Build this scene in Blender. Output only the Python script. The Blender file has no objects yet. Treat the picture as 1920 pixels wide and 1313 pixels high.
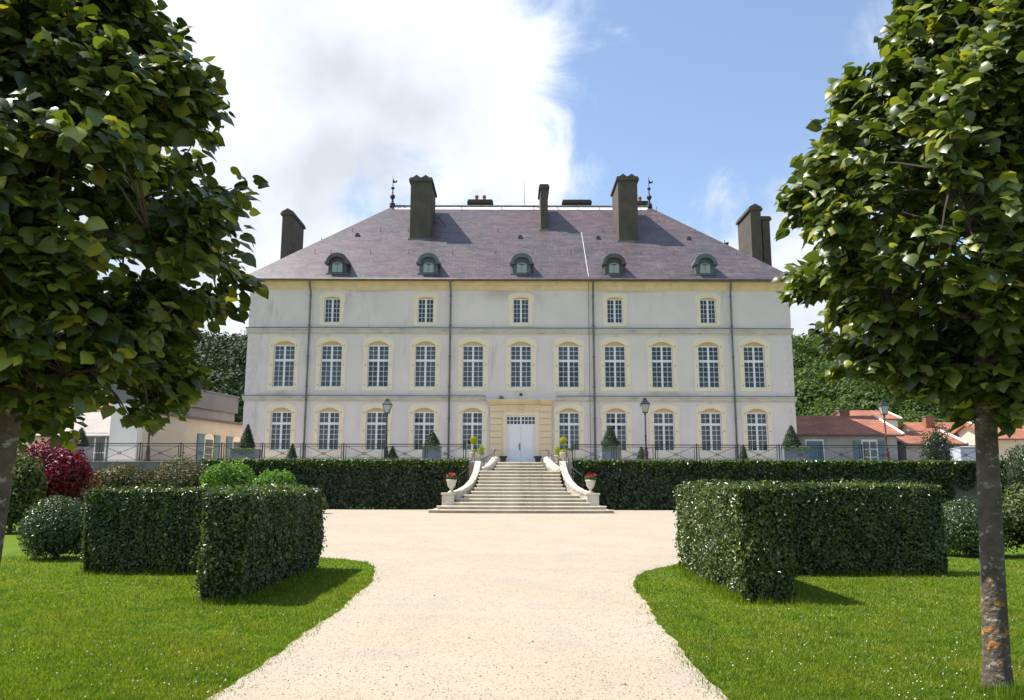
import bpy, math, random
import numpy as np
from mathutils import Vector, Matrix
random.seed(7); RNG = np.random.default_rng(7)
R = math.radians
sc = bpy.context.scene
C = sc.collection

# ------------------------------------------------------------------ camera
F, PITCH, EYE = 1480.0, R(9.34), 1.6
cam_d = bpy.data.cameras.new('camera'); cam = bpy.data.objects.new('camera', cam_d); C.objects.link(cam)
cam_d.sensor_width = 36; cam_d.lens = 36*F/1920; cam_d.clip_end = 3000; cam_d.clip_start = .1
cam.matrix_world = Matrix.Translation((0, 0, EYE)) @ Matrix.Rotation(R(90)+PITCH, 4, 'X') @ Matrix.Rotation(R(.15), 4, 'Z')
sc.camera = cam
# ------------------------------------------------------------------ sun and sky
SUN_EL, SUN_AZ = R(59), R(7)          # light comes from the left and a little from behind the house
Ldir = Vector((math.cos(SUN_EL)*math.cos(SUN_AZ), -math.cos(SUN_EL)*math.sin(SUN_AZ), -math.sin(SUN_EL)))
sd = bpy.data.lights.new('sun', 'SUN'); so = bpy.data.objects.new('sun', sd); C.objects.link(so)
sd.energy = 4.6; sd.angle = R(.53); sd.color = (1, .95, .86)
so.rotation_euler = Ldir.to_track_quat('-Z', 'Y').to_euler()
sc.view_settings.view_transform = 'Standard'; sc.view_settings.look = 'None'
sc.view_settings.exposure = 0.85; sc.view_settings.gamma = 1

def P(u, v, Y):
    cx, cy = (u-960)/F, (656.5-v)/F
    d = math.cos(PITCH)-cy*math.sin(PITCH)
    return Vector((cx/d*Y, Y, EYE+(math.sin(PITCH)+cy*math.cos(PITCH))/d*Y))
def G(u, v, z=0.):
    p = P(u, v, 1.); t = (z-EYE)/(p.z-EYE); return Vector((p.x*t, t, z))

w = bpy.data.worlds.new('World'); sc.world = w; w.use_nodes = True
nt = w.node_tree; nt.nodes.clear()
def N(nt, t, **k):
    n = nt.nodes.new(t)
    for a, b in k.items():
        if a.startswith('i_'):
            n.inputs[int(a[2:]) if a[2:].isdigit() else a[2:].replace('_', ' ')].default_value = b
        else: setattr(n, a, b)
    return n
def math_n(nt, op, a, b=None, clamp=False):
    n = N(nt, 'ShaderNodeMath', operation=op); n.use_clamp = clamp
    for i, x in enumerate((a, b)):
        if x is None: continue
        if isinstance(x, (int, float)): n.inputs[i].default_value = x
        else: nt.links.new(x, n.inputs[i])
    return n.outputs[0]
def world_sky():
    L = nt.links.new
    out = N(nt, 'ShaderNodeOutputWorld'); bg = N(nt, 'ShaderNodeBackground'); bg.inputs[1].default_value = 1
    sky = N(nt, 'ShaderNodeTexSky'); sky.sky_type = 'NISHITA'; sky.sun_disc = False
    sky.sun_elevation = SUN_EL; sky.sun_rotation = R(270)+SUN_AZ; sky.air_density = 1.0; sky.dust_density = .6; sky.ozone_density = 1.6
    sk = N(nt, 'ShaderNodeVectorMath', operation='SCALE'); L(sky.outputs[0], sk.inputs[0]); sk.inputs[3].default_value = .125
    tc = N(nt, 'ShaderNodeTexCoord'); nrm = N(nt, 'ShaderNodeVectorMath', operation='NORMALIZE'); L(tc.outputs['Generated'], nrm.inputs[0])
    sep = N(nt, 'ShaderNodeSeparateXYZ'); L(nrm.outputs[0], sep.inputs[0])
    # cloud layer laid on a plane overhead
    den = math_n(nt, 'ADD', math_n(nt, 'MAXIMUM', sep.outputs[2], 0.), .16)
    px = math_n(nt, 'DIVIDE', sep.outputs[0], den); py = math_n(nt, 'DIVIDE', sep.outputs[1], den)
    cmb = N(nt, 'ShaderNodeCombineXYZ'); L(px, cmb.inputs[0]); L(py, cmb.inputs[1])
    n1 = N(nt, 'ShaderNodeTexNoise', noise_dimensions='3D'); L(cmb.outputs[0], n1.inputs['Vector'])
    n1.inputs['Scale'].default_value = 1.9; n1.inputs['Detail'].default_value = 9; n1.inputs['Roughness'].default_value = .56; n1.inputs['Distortion'].default_value = .25
    n2 = N(nt, 'ShaderNodeTexNoise'); L(nrm.outputs[0], n2.inputs['Vector']); n2.inputs['Scale'].default_value = 7.5; n2.inputs['Detail'].default_value = 8; n2.inputs['Roughness'].default_value = .62; n2.inputs['Distortion'].default_value = .7
    cov = None
    blobs = [(520,60,.26,.9),(740,30,.2,.8),(640,200,.2,.75),(850,150,.14,.7),(860,260,.1,.7),(950,265,.09,.7),(1030,350,.07,.8),(430,330,.22,.8),(520,450,.2,.9),(500,600,.25,.8),
             (1450,520,.16,.95),(1560,640,.18,.8),(970,100,.06,.45),(1180,95,.04,.25),(300,40,.05,.5),(1080,360,.06,.6),
             (660,385,.13,-.95),(770,310,.08,-.45),(560,250,.05,-.3),(255,130,.09,-.5),(1300,160,.22,-.45),(1130,250,.12,-.4),(930,40,.05,-.2),(1420,250,.15,-.3)]
    for u, v, s, a in blobs:
        d = (P(u, v, 1.)-Vector((0, 0, EYE))).normalized()
        ds = N(nt, 'ShaderNodeVectorMath', operation='DISTANCE'); L(nrm.outputs[0], ds.inputs[0]); ds.inputs[1].default_value = d
        q = math_n(nt, 'DIVIDE', ds.outputs['Value'], s*.75); q = math_n(nt, 'MULTIPLY', q, q); q = math_n(nt, 'MULTIPLY', q, -1.)
        g = math_n(nt, 'MULTIPLY', math_n(nt, 'EXPONENT', q), a*.34)
        cov = g if cov is None else math_n(nt, 'ADD', cov, g)
    base = math_n(nt, 'ADD', math_n(nt, 'MULTIPLY', n1.outputs[0], .42), math_n(nt, 'MULTIPLY', n2.outputs[0], .58))
    tot = math_n(nt, 'ADD', math_n(nt, 'ADD', math_n(nt, 'MULTIPLY', base, 2.5), -.78), cov)
    mr = N(nt, 'ShaderNodeMapRange', interpolation_type='SMOOTHSTEP'); L(tot, mr.inputs[0]); mr.inputs[1].default_value = .42; mr.inputs[2].default_value = .92
    # cloud brightness varies with thickness
    n3 = N(nt, 'ShaderNodeTexNoise'); L(nrm.outputs[0], n3.inputs['Vector']); n3.inputs['Scale'].default_value = 5.; n3.inputs['Detail'].default_value = 6
    cr = N(nt, 'ShaderNodeMapRange'); L(n3.outputs[0], cr.inputs[0]); cr.inputs[1].default_value = .36; cr.inputs[2].default_value = .60; cr.inputs[3].default_value = .46; cr.inputs[4].default_value = .66
    cc = N(nt, 'ShaderNodeVectorMath', operation='SCALE'); cc.inputs[0].default_value = (.93, .97, 1.04); L(cr.outputs[0], cc.inputs[3])
    veil = N(nt, 'ShaderNodeMix', data_type='RGBA'); veil.inputs[0].default_value = .10; L(sk.outputs[0], veil.inputs[6]); veil.inputs[7].default_value = (.42, .47, .55, 1)
    mx = N(nt, 'ShaderNodeMix', data_type='RGBA'); L(math_n(nt, 'MULTIPLY', mr.outputs[0], .95), mx.inputs[0]); L(veil.outputs[2], mx.inputs[6]); L(cc.outputs[0], mx.inputs[7])
    L(mx.outputs[2], bg.inputs[0]); L(bg.outputs[0], out.inputs[0])
world_sky()

# ------------------------------------------------------------------ materials
MATS = {}
def mat(name, c1, c2=None, rough=.7, scale=4., detail=5., bump=0., bscale=None, metal=0., spec=.5, contrast=(.35, .65), c3=None, s3=1., m3=(.55, .7), stretch=None, bdist=.02, coat=0.):
    m = bpy.data.materials.new(name); m.use_nodes = True; nt = m.node_tree; L = nt.links.new
    b = nt.nodes['Principled BSDF']; b.inputs['Roughness'].default_value = rough; b.inputs['Metallic'].default_value = metal; b.inputs['Specular IOR Level'].default_value = spec
    if coat: b.inputs['Coat Weight'].default_value = coat
    tc = N(nt, 'ShaderNodeTexCoord'); vec = tc.outputs['Object']
    if stretch:
        mp = N(nt, 'ShaderNodeMapping'); L(vec, mp.inputs[0]); mp.inputs['Scale'].default_value = stretch; svec = mp.outputs[0]
    else: svec = vec
    no = N(nt, 'ShaderNodeTexNoise'); L(vec, no.inputs['Vector']); no.inputs['Scale'].default_value = scale; no.inputs['Detail'].default_value = detail; no.inputs['Roughness'].default_value = .6
    mr = N(nt, 'ShaderNodeMapRange'); L(no.outputs[0], mr.inputs[0]); mr.inputs[1].default_value, mr.inputs[2].default_value = contrast
    mx = N(nt, 'ShaderNodeMix', data_type='RGBA'); L(mr.outputs[0], mx.inputs[0]); mx.inputs[6].default_value = (*c1, 1); mx.inputs[7].default_value = (*(c2 or c1), 1)
    col = mx.outputs[2]
    if c3:
        n3 = N(nt, 'ShaderNodeTexNoise'); L(svec, n3.inputs['Vector']); n3.inputs['Scale'].default_value = s3; n3.inputs['Detail'].default_value = 7; n3.inputs['Roughness'].default_value = .65
        r3 = N(nt, 'ShaderNodeMapRange'); L(n3.outputs[0], r3.inputs[0]); r3.inputs[1].default_value, r3.inputs[2].default_value = m3
        x3 = N(nt, 'ShaderNodeMix', data_type='RGBA'); L(r3.outputs[0], x3.inputs[0]); L(col, x3.inputs[6]); x3.inputs[7].default_value = (*c3, 1); col = x3.outputs[2]
    L(col, b.inputs['Base Color'])
    if bump:
        nb = N(nt, 'ShaderNodeTexNoise'); L(vec, nb.inputs['Vector']); nb.inputs['Scale'].default_value = bscale or scale*6; nb.inputs['Detail'].default_value = 6
        bp = N(nt, 'ShaderNodeBump'); bp.inputs['Strength'].default_value = bump; bp.inputs['Distance'].default_value = bdist; L(nb.outputs[0], bp.inputs['Height']); L(bp.outputs[0], b.inputs['Normal'])
    m['col'] = 1; MATS[name] = m; return m
def leafmat(name, cols, trans=.35, rough=.38, spec=.5, tcol=None, patch=None):
    m = bpy.data.materials.new(name); m.use_nodes = True; nt = m.node_tree; L = nt.links.new
    b = nt.nodes['Principled BSDF']; out = nt.nodes['Material Output']
    b.inputs['Roughness'].default_value = rough; b.inputs['Specular IOR Level'].default_value = spec
    ge = N(nt, 'ShaderNodeNewGeometry'); oi = N(nt, 'ShaderNodeObjectInfo')
    r = math_n(nt, 'FRACT', math_n(nt, 'ADD', ge.outputs['Random Per Island'], oi.outputs['Random']))
    cr = N(nt, 'ShaderNodeValToRGB'); L(r, cr.inputs[0]); e = cr.color_ramp.elements
    for i, (p, c) in enumerate(cols):
        if i < 2: e[i].position = p; e[i].color = (*c, 1)
        else: x = e.new(p); x.color = (*c, 1)
    col = cr.outputs[0]
    if patch:
        tc = N(nt, 'ShaderNodeTexCoord')
        for sc_, c_, lo, hi, am in patch:
            n = N(nt, 'ShaderNodeTexNoise'); L(tc.outputs['Object'], n.inputs['Vector']); n.inputs['Scale'].default_value = sc_; n.inputs['Detail'].default_value = 5; n.inputs['Roughness'].default_value = .6
            m_ = N(nt, 'ShaderNodeMapRange'); L(n.outputs[0], m_.inputs[0]); m_.inputs[1].default_value = lo; m_.inputs[2].default_value = hi; m_.inputs[4].default_value = am
            x_ = N(nt, 'ShaderNodeMix', data_type='RGBA', blend_type='MULTIPLY'); L(m_.outputs[0], x_.inputs[0]); L(col, x_.inputs[6]); x_.inputs[7].default_value = (*c_, 1); col = x_.outputs[2]
    L(col, b.inputs['Base Color'])
    tr = N(nt, 'ShaderNodeBsdfTranslucent')
    g = N(nt, 'ShaderNodeVectorMath', operation='MULTIPLY'); L(col, g.inputs[0]); g.inputs[1].default_value = tcol or (1.7, 1.75, .55); L(g.outputs[0], tr.inputs[0])
    ms = N(nt, 'ShaderNodeMixShader'); ms.inputs[0].default_value = trans; L(b.outputs[0], ms.inputs[1]); L(tr.outputs[0], ms.inputs[2]); L(ms.outputs[0], out.inputs[0])
    MATS[name] = m; return m
M = MATS
mat('render_wall', (.74, .655, .61), (.66, .59, .56), .9, .55, 8, .25, 40, c3=(.40, .36, .33), s3=.8, m3=(.56, .86), stretch=(1.5, 1, .3))
mat('stone_yellow', (.76, .61, .41), (.68, .52, .33), .85, 1.6, 6, .2, 30, c3=(.42, .33, .22), s3=1.3, m3=(.6, .8))
def stain():
    m = M['render_wall']; nt = m.node_tree; L = nt.links.new; b = nt.nodes['Principled BSDF']; old = b.inputs['Base Color'].links[0].from_socket
    ge = N(nt, 'ShaderNodeNewGeometry'); n = N(nt, 'ShaderNodeTexNoise'); L(ge.outputs['Position'], n.inputs['Vector']); n.inputs['Scale'].default_value = 1.1; n.inputs['Detail'].default_value = 7; tot = None
    for u, v, rx, rz in ((935, 548, 1.6, .8), (985, 556, 1.0, .5), (700, 545, 2.2, .25), (1180, 545, 2.6, .25), (520, 742, 1.2, .4), (1250, 738, 2.5, .25)):
        c = P(u, v, 52.); mp = N(nt, 'ShaderNodeVectorMath', operation='SUBTRACT'); L(ge.outputs['Position'], mp.inputs[0]); mp.inputs[1].default_value = c
        d = N(nt, 'ShaderNodeVectorMath', operation='MULTIPLY'); L(mp.outputs[0], d.inputs[0]); d.inputs[1].default_value = (1/rx, 0, 1/rz); l = N(nt, 'ShaderNodeVectorMath', operation='LENGTH'); L(d.outputs[0], l.inputs[0])
        q = math_n(nt, 'SUBTRACT', 1., l.outputs['Value'], True); tot = q if tot is None else math_n(nt, 'ADD', tot, q)
    f = math_n(nt, 'MULTIPLY', tot, math_n(nt, 'MULTIPLY', n.outputs[0], 1.7), True)
    x = N(nt, 'ShaderNodeMix', data_type='RGBA'); L(math_n(nt, 'MULTIPLY', f, .7), x.inputs[0]); L(old, x.inputs[6]); x.inputs[7].default_value = (.36, .28, .21, 1); L(x.outputs[2], b.inputs['Base Color'])
stain()
mat('pale_roof', (.40, .36, .32), (.32, .28, .25), .9, 1., 7, .3, 20)
mat('stone_warm', (.66, .50, .30), (.55, .40, .24), .85, 1.6, 6, .2, 30)
mat('surround', (.82, .71, .54), (.77, .645, .47), .85, 1.4, 5, .12, 30, c3=(.55, .43, .28), s3=2., m3=(.62, .8))
mat('string_stone', (.58, .54, .48), (.48, .44, .39), .9, 1.2, 7, .2, 30, c3=(.24, .22, .2), s3=2.2, m3=(.56, .75), stretch=(.5, 1, 3))
mat('white_paint', (.80, .80, .80), (.74, .74, .75), .5, 3, 3)
mat('door_paint', (.80, .80, .80), (.75, .76, .77), .45, 1.2, 4)
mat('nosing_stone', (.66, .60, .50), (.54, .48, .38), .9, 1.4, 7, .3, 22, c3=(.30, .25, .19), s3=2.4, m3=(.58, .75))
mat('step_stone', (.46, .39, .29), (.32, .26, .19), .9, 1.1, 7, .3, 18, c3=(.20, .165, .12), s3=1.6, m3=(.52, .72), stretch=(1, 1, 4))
mat('white_stone', (.58, .52, .43), (.46, .41, .33), .85, 2.5, 7, .25, 25, c3=(.25, .22, .17), s3=3.2, m3=(.52, .74))
mat('iron', (.018, .019, .022), (.035, .035, .038), .5, 8, 3)
mat('lamp_black', (.015, .018, .018), (.03, .034, .034), .4, 8, 3)
mat('lamp_maroon', (.075, .028, .024), (.05, .02, .02), .45, 8, 3)
mat('lamp_brown', (.09, .045, .032), (.06, .03, .025), .45, 8, 3)
mat('lead', (.12, .15, .16), (.07, .09, .10), .55, 2.5, 5, .15, 20)
mat('dark_slate', (.06, .055, .06), (.10, .09, .095), .55, 3, 5, .2, 30)
mat('zinc', (.16, .17, .18), (.10, .105, .11), .5, 2, 5, 0, c3=(.05, .045, .04), s3=3)
mat('gutter', (.07, .062, .058), (.12, .1, .09), .6, 2, 5)
mat('chimney_render', (.115, .094, .072), (.075, .062, .048), .95, .9, 8, .5, 14, c3=(.05, .05, .04), s3=1.2, m3=(.5, .75), bdist=.05)
mat('terracotta', (.35, .13, .07), (.25, .1, .06), .8, 5, 4)
mat('shutter_grey', (.36, .40, .38), (.28, .32, .31), .6, 4, 4)
mat('room', (.05, .047, .044), (.035, .033, .032), .9, 1, 2)
mat('curtain', (.62, .61, .60), (.5, .5, .5), .9, 3, 3)
mat('planter_grey', (.17, .20, .25), (.13, .155, .20), .5, 2, 4)
mat('planter_pale', (.50, .55, .62), (.42, .46, .53), .5, 2, 4)
mat('trunk_bark', (.12, .092, .066), (.060, .046, .035), .95, 8, 8, .9, 26, c3=(.34, .31, .26), s3=12, m3=(.56, .66), stretch=(1, 1, 1.6), bdist=.03)
mat('twig', (.07, .05, .035), (.05, .035, .025), .9, 6, 4)
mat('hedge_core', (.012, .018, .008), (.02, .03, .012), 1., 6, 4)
mat('beige_wall', (.62, .52, .40), (.54, .45, .35), .9, .8, 7, .2, 30)
mat('grey_wall', (.42, .38, .34), (.34, .31, .28), .9, .8, 7, .2, 30, c3=(.25, .23, .2), s3=1.2)
mat('white_wall', (.74, .70, .66), (.66, .62, .58), .9, .8, 6, .2, 30)
mat('grey_metal', (.13, .13, .135), (.095, .095, .10), .5, .8, 6, 0, c3=(.14, .13, .12), s3=1.4, stretch=(1, 1, 3))
mat('shutter_blue', (.12, .21, .23), (.09, .17, .19), .6, 4, 4)
mat('annex_wall', (.27, .25, .235), (.21, .195, .185), .9, .8, 7, .2, 30)
mat('dark_stone', (.20, .19, .18), (.12, .115, .11), .95, 2.5, 7, .6, 12, bdist=.05)
mat('red_petal', (.55, .02, .02), (.4, .03, .02), .6, 9, 2)
mat('pot_dark', (.03, .032, .034), (.05, .05, .05), .6, 6, 3)
mat('brass', (.06, .055, .05), (.04, .04, .04), .4, 6, 2, metal=.6)
mat('soil', (.06, .045, .03), (.04, .03, .02), 1., 10, 4)
mat('copper_dark', (.02, .022, .024), (.03, .03, .03), .6, 6, 2)
mat('pebble', (.36, .30, .24), (.14, .12, .10), .9, 30, 2)
mat('clover_white', (.75, .76, .68), (.68, .68, .6), .8, 20, 2)
mat('hill_soil', (.02, .035, .012), (.03, .05, .015), 1., .05, 5)
leafmat('leaf_lime', [(0, (.032, .054, .010)), (.45, (.075, .105, .020)), (.8, (.13, .165, .034)), (.93, (.25, .27, .05)), (1, (.36, .35, .05))], .27, .40, .6)
leafmat('leaf_hedge', [(0, (.026, .048, .010)), (.5, (.055, .088, .018)), (.85, (.095, .135, .03)), (1, (.19, .22, .08))], .25, .33, .6, None, [(2.2, (1.55, 1.4, 1.1), .5, .68, 1.), (5., (.55, .62, .6), .5, .62, .8)])
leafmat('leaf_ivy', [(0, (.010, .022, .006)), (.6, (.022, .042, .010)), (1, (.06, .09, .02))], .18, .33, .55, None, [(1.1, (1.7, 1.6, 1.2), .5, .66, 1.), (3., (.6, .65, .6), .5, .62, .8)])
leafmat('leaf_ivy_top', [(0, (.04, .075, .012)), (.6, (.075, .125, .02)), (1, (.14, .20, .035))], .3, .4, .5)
leafmat('leaf_bush', [(0, (.02, .042, .012)), (.6, (.04, .075, .02)), (1, (.09, .13, .035))], .2, .36, .6)
leafmat('leaf_bright', [(0, (.06, .14, .014)), (.6, (.10, .21, .02)), (1, (.17, .29, .04))], .3, .45, .4)
leafmat('leaf_red', [(0, (.07, .006, .012)), (.6, (.15, .010, .022)), (1, (.28, .02, .035))], .25, .45, .4, (1.6, .8, .8))
leafmat('leaf_brown', [(0, (.05, .045, .02)), (.5, (.05, .075, .02)), (.8, (.13, .08, .04)), (1, (.17, .12, .05))], .25, .5, .4)
leafmat('leaf_olive', [(0, (.04, .055, .014)), (.6, (.07, .09, .02)), (1, (.16, .17, .035))], .25, .5, .4)
leafmat('leaf_yew', [(0, (.012, .032, .012)), (.6, (.025, .055, .018)), (1, (.05, .095, .028))], .12, .5, .4)
leafmat('leaf_yellow', [(0, (.22, .27, .015)), (.6, (.36, .40, .02)), (1, (.5, .52, .04))], .3, .5, .3)
leafmat('leaf_wood', [(0, (.030, .055, .010)), (.6, (.06, .10, .018)), (1, (.10, .15, .028))], .25, .6, .25)
leafmat('leaf_wood_dark', [(0, (.012, .025, .008)), (.6, (.022, .042, .012)), (1, (.04, .07, .016))], .2, .6, .25)
leafmat('grass_blade', [(0, (.075, .128, .006)), (.5, (.135, .20, .010)), (.85, (.20, .265, .018)), (1, (.28, .28, .06))], .38, .5, .3, None, [(.9, (1.5, 1.1, 1.6), .5, .7, 1.), (2.6, (.6, .78, .7), .5, .66, 1.), (9., (.62, .72, .6), .5, .65, .8)])

def mat_slate():
    m = bpy.data.materials.new('slate'); m.use_nodes = True; nt = m.node_tree; L = nt.links.new; b = nt.nodes['Principled BSDF']
    tc = N(nt, 'ShaderNodeTexCoord'); sp = N(nt, 'ShaderNodeSeparateXYZ'); L(tc.outputs['Object'], sp.inputs[0])
    cb = N(nt, 'ShaderNodeCombineXYZ'); L(math_n(nt, 'ADD', sp.outputs[0], sp.outputs[1]), cb.inputs[0]); L(math_n(nt, 'MULTIPLY', sp.outputs[2], 1.44), cb.inputs[1])
    br = N(nt, 'ShaderNodeTexBrick'); L(cb.outputs[0], br.inputs[0]); br.inputs['Scale'].default_value = 1; br.inputs['Brick Width'].default_value = .24; br.inputs['Row Height'].default_value = .17
    br.inputs['Mortar Size'].default_value = .012; br.inputs['Color1'].default_value = (.128, .102, .105, 1); br.inputs['Color2'].default_value = (.078, .064, .068, 1); br.inputs['Mortar'].default_value = (.05, .045, .05, 1); br.inputs['Bias'].default_value = 0
    no = N(nt, 'ShaderNodeTexNoise'); L(tc.outputs['Object'], no.inputs['Vector']); no.inputs['Scale'].default_value = .22; no.inputs['Detail'].default_value = 8; no.inputs['Roughness'].default_value = .65
    mr = N(nt, 'ShaderNodeMapRange'); L(no.outputs[0], mr.inputs[0]); mr.inputs[1].default_value = .38; mr.inputs[2].default_value = .64
    tint = N(nt, 'ShaderNodeMix', data_type='RGBA'); L(mr.outputs[0], tint.inputs[0]); tint.inputs[6].default_value = (1.15, .95, .95, 1); tint.inputs[7].default_value = (.92, 1.0, 1.05, 1)
    mu = N(nt, 'ShaderNodeMix', data_type='RGBA', blend_type='MULTIPLY'); mu.inputs[0].default_value = 1; L(br.outputs[0], mu.inputs[6]); L(tint.outputs[2], mu.inputs[7])
    mp = N(nt, 'ShaderNodeMapping'); L(tc.outputs['Object'], mp.inputs[0]); mp.inputs['Scale'].default_value = (.7, .7, 3.5)
    n4 = N(nt, 'ShaderNodeTexNoise'); L(mp.outputs[0], n4.inputs['Vector']); n4.inputs['Scale'].default_value = 1.1; n4.inputs['Detail'].default_value = 6
    m4 = N(nt, 'ShaderNodeMapRange'); L(n4.outputs[0], m4.inputs[0]); m4.inputs[1].default_value = .3; m4.inputs[2].default_value = .7; m4.inputs[3].default_value = .72; m4.inputs[4].default_value = 1.3
    sc4 = N(nt, 'ShaderNodeVectorMath', operation='SCALE'); L(mu.outputs[2], sc4.inputs[0]); L(m4.outputs[0], sc4.inputs[3])
    L(sc4.outputs[0], b.inputs['Base Color']); b.inputs['Roughness'].default_value = .42
    bp = N(nt, 'ShaderNodeBump'); bp.inputs['Strength'].default_value = .6; bp.inputs['Distance'].default_value = .03; L(br.outputs[0], bp.inputs['Height']); L(bp.outputs[0], b.inputs['Normal'])
    M['slate'] = m
mat_slate()
def mat_tile():
    m = bpy.data.materials.new('clay_tile'); m.use_nodes = True; nt = m.node_tree; L = nt.links.new; b = nt.nodes['Principled BSDF']
    tc = N(nt, 'ShaderNodeTexCoord'); sp = N(nt, 'ShaderNodeSeparateXYZ'); L(tc.outputs['Object'], sp.inputs[0])
    cb = N(nt, 'ShaderNodeCombineXYZ'); L(sp.outputs[0], cb.inputs[0]); L(sp.outputs[1], cb.inputs[1])
    br = N(nt, 'ShaderNodeTexBrick'); L(cb.outputs[0], br.inputs[0]); br.inputs['Scale'].default_value = 1; br.inputs['Brick Width'].default_value = .28; br.inputs['Row Height'].default_value = .45; br.offset = 0
    br.inputs['Mortar Size'].default_value = .03; br.inputs['Color1'].default_value = (.42, .15, .075, 1); br.inputs['Color2'].default_value = (.31, .11, .06, 1); br.inputs['Mortar'].default_value = (.13, .05, .03, 1)
    no = N(nt, 'ShaderNodeTexNoise'); L(tc.outputs['Object'], no.inputs['Vector']); no.inputs['Scale'].default_value = .8; no.inputs['Detail'].default_value = 6
    m4 = N(nt, 'ShaderNodeMapRange'); L(no.outputs[0], m4.inputs[0]); m4.inputs[1].default_value = .3; m4.inputs[2].default_value = .7; m4.inputs[3].default_value = .7; m4.inputs[4].default_value = 1.25
    s4 = N(nt, 'ShaderNodeVectorMath', operation='SCALE'); L(br.outputs[0], s4.inputs[0]); L(m4.outputs[0], s4.inputs[3]); L(s4.outputs[0], b.inputs['Base Color']); b.inputs['Roughness'].default_value = .8
    bp = N(nt, 'ShaderNodeBump'); bp.inputs['Strength'].default_value = .8; bp.inputs['Distance'].default_value = .04; L(br.outputs[0], bp.inputs['Height']); L(bp.outputs[0], b.inputs['Normal'])
    M['clay_tile'] = m
mat_tile()
def mat_gravel():
    m = bpy.data.materials.new('gravel'); m.use_nodes = True; nt = m.node_tree; L = nt.links.new; b = nt.nodes['Principled BSDF']
    tc = N(nt, 'ShaderNodeTexCoord'); o = tc.outputs['Object']
    def noise(s, d, r=.6):
        n = N(nt, 'ShaderNodeTexNoise'); L(o, n.inputs['Vector']); n.inputs['Scale'].default_value = s; n.inputs['Detail'].default_value = d; n.inputs['Roughness'].default_value = r; return n.outputs[0]
    def rng(x, a, b_, c=0., d=1.):
        n = N(nt, 'ShaderNodeMapRange'); L(x, n.inputs[0])
        for i, v in enumerate((a, b_, c, d)): n.inputs[i+1].default_value = v
        return n.outputs[0]
    def mix(f, a, b_):
        n = N(nt, 'ShaderNodeMix', data_type='RGBA'); L(f, n.inputs[0])
        for i, v in ((6, a), (7, b_)):
            if isinstance(v, tuple): n.inputs[i].default_value = (*v, 1)
            else: L(v, n.inputs[i])
        return n.outputs[2]
    c = mix(rng(noise(.35, 6), .35, .65), (.385, .33, .25), (.36, .29, .20))
    c = mix(rng(noise(.8, 7), .52, .72), c, (.31, .265, .22))
    c = mix(rng(noise(3.5, 6), .56, .75), c, (.30, .24, .185))
    vo = N(nt, 'ShaderNodeTexVoronoi'); L(o, vo.inputs['Vector']); vo.inputs['Scale'].default_value = 85
    sp = N(nt, 'ShaderNodeSeparateXYZ'); L(vo.outputs['Color'], sp.inputs[0])
    c = mix(rng(sp.outputs[0], .0, 1., 0., .55), c, (.44, .39, .33))
    c = mix(rng(sp.outputs[1], .86, .97, 0., .75), c, (.26, .21, .17))
    c = mix(rng(sp.outputs[2], .965, .975, 0., .85), c, (.08, .07, .06))
    L(c, b.inputs['Base Color']); b.inputs['Roughness'].default_value = .95; b.inputs['Specular IOR Level'].default_value = .2
    bp = N(nt, 'ShaderNodeBump'); bp.inputs['Strength'].default_value = .55; bp.inputs['Distance'].default_value = .008; L(vo.outputs['Distance'], bp.inputs['Height'])
    bp2 = N(nt, 'ShaderNodeBump'); bp2.inputs['Strength'].default_value = .5; bp2.inputs['Distance'].default_value = .06; L(noise(2.2, 6), bp2.inputs['Height']); L(bp.outputs[0], bp2.inputs['Normal']); L(bp2.outputs[0], b.inputs['Normal'])
    M['gravel'] = m
mat_gravel()
mat('lawn', (.07, .12, .008), (.11, .155, .012), 1., .9, 8, .6, 60, spec=.1, c3=(.12, .12, .04), s3=.7, m3=(.6, .75))
def mat_bark():
    m = M['trunk_bark'].copy(); m.name = 'lichen_bark'; nt = m.node_tree; L = nt.links.new; b = nt.nodes['Principled BSDF']; old = b.inputs['Base Color'].links[0].from_socket
    tc = N(nt, 'ShaderNodeTexCoord'); sp = N(nt, 'ShaderNodeSeparateXYZ'); L(tc.outputs['Object'], sp.inputs[0]); n = N(nt, 'ShaderNodeTexNoise'); L(tc.outputs['Object'], n.inputs['Vector']); n.inputs['Scale'].default_value = 13; n.inputs['Detail'].default_value = 6
    band = math_n(nt, 'SUBTRACT', 1., math_n(nt, 'ABSOLUTE', math_n(nt, 'DIVIDE', math_n(nt, 'SUBTRACT', sp.outputs[2], .50), .42)), True)
    f = N(nt, 'ShaderNodeMapRange'); L(math_n(nt, 'ADD', n.outputs[0], math_n(nt, 'MULTIPLY', band, .17)), f.inputs[0]); f.inputs[1].default_value = .66; f.inputs[2].default_value = .76
    x = N(nt, 'ShaderNodeMix', data_type='RGBA'); L(math_n(nt, 'MULTIPLY', f.outputs[0], .85), x.inputs[0]); L(old, x.inputs[6]); x.inputs[7].default_value = (.36, .16, .035, 1); L(x.outputs[2], b.inputs['Base Color']); M['lichen_bark'] = m
mat_bark()
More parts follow.
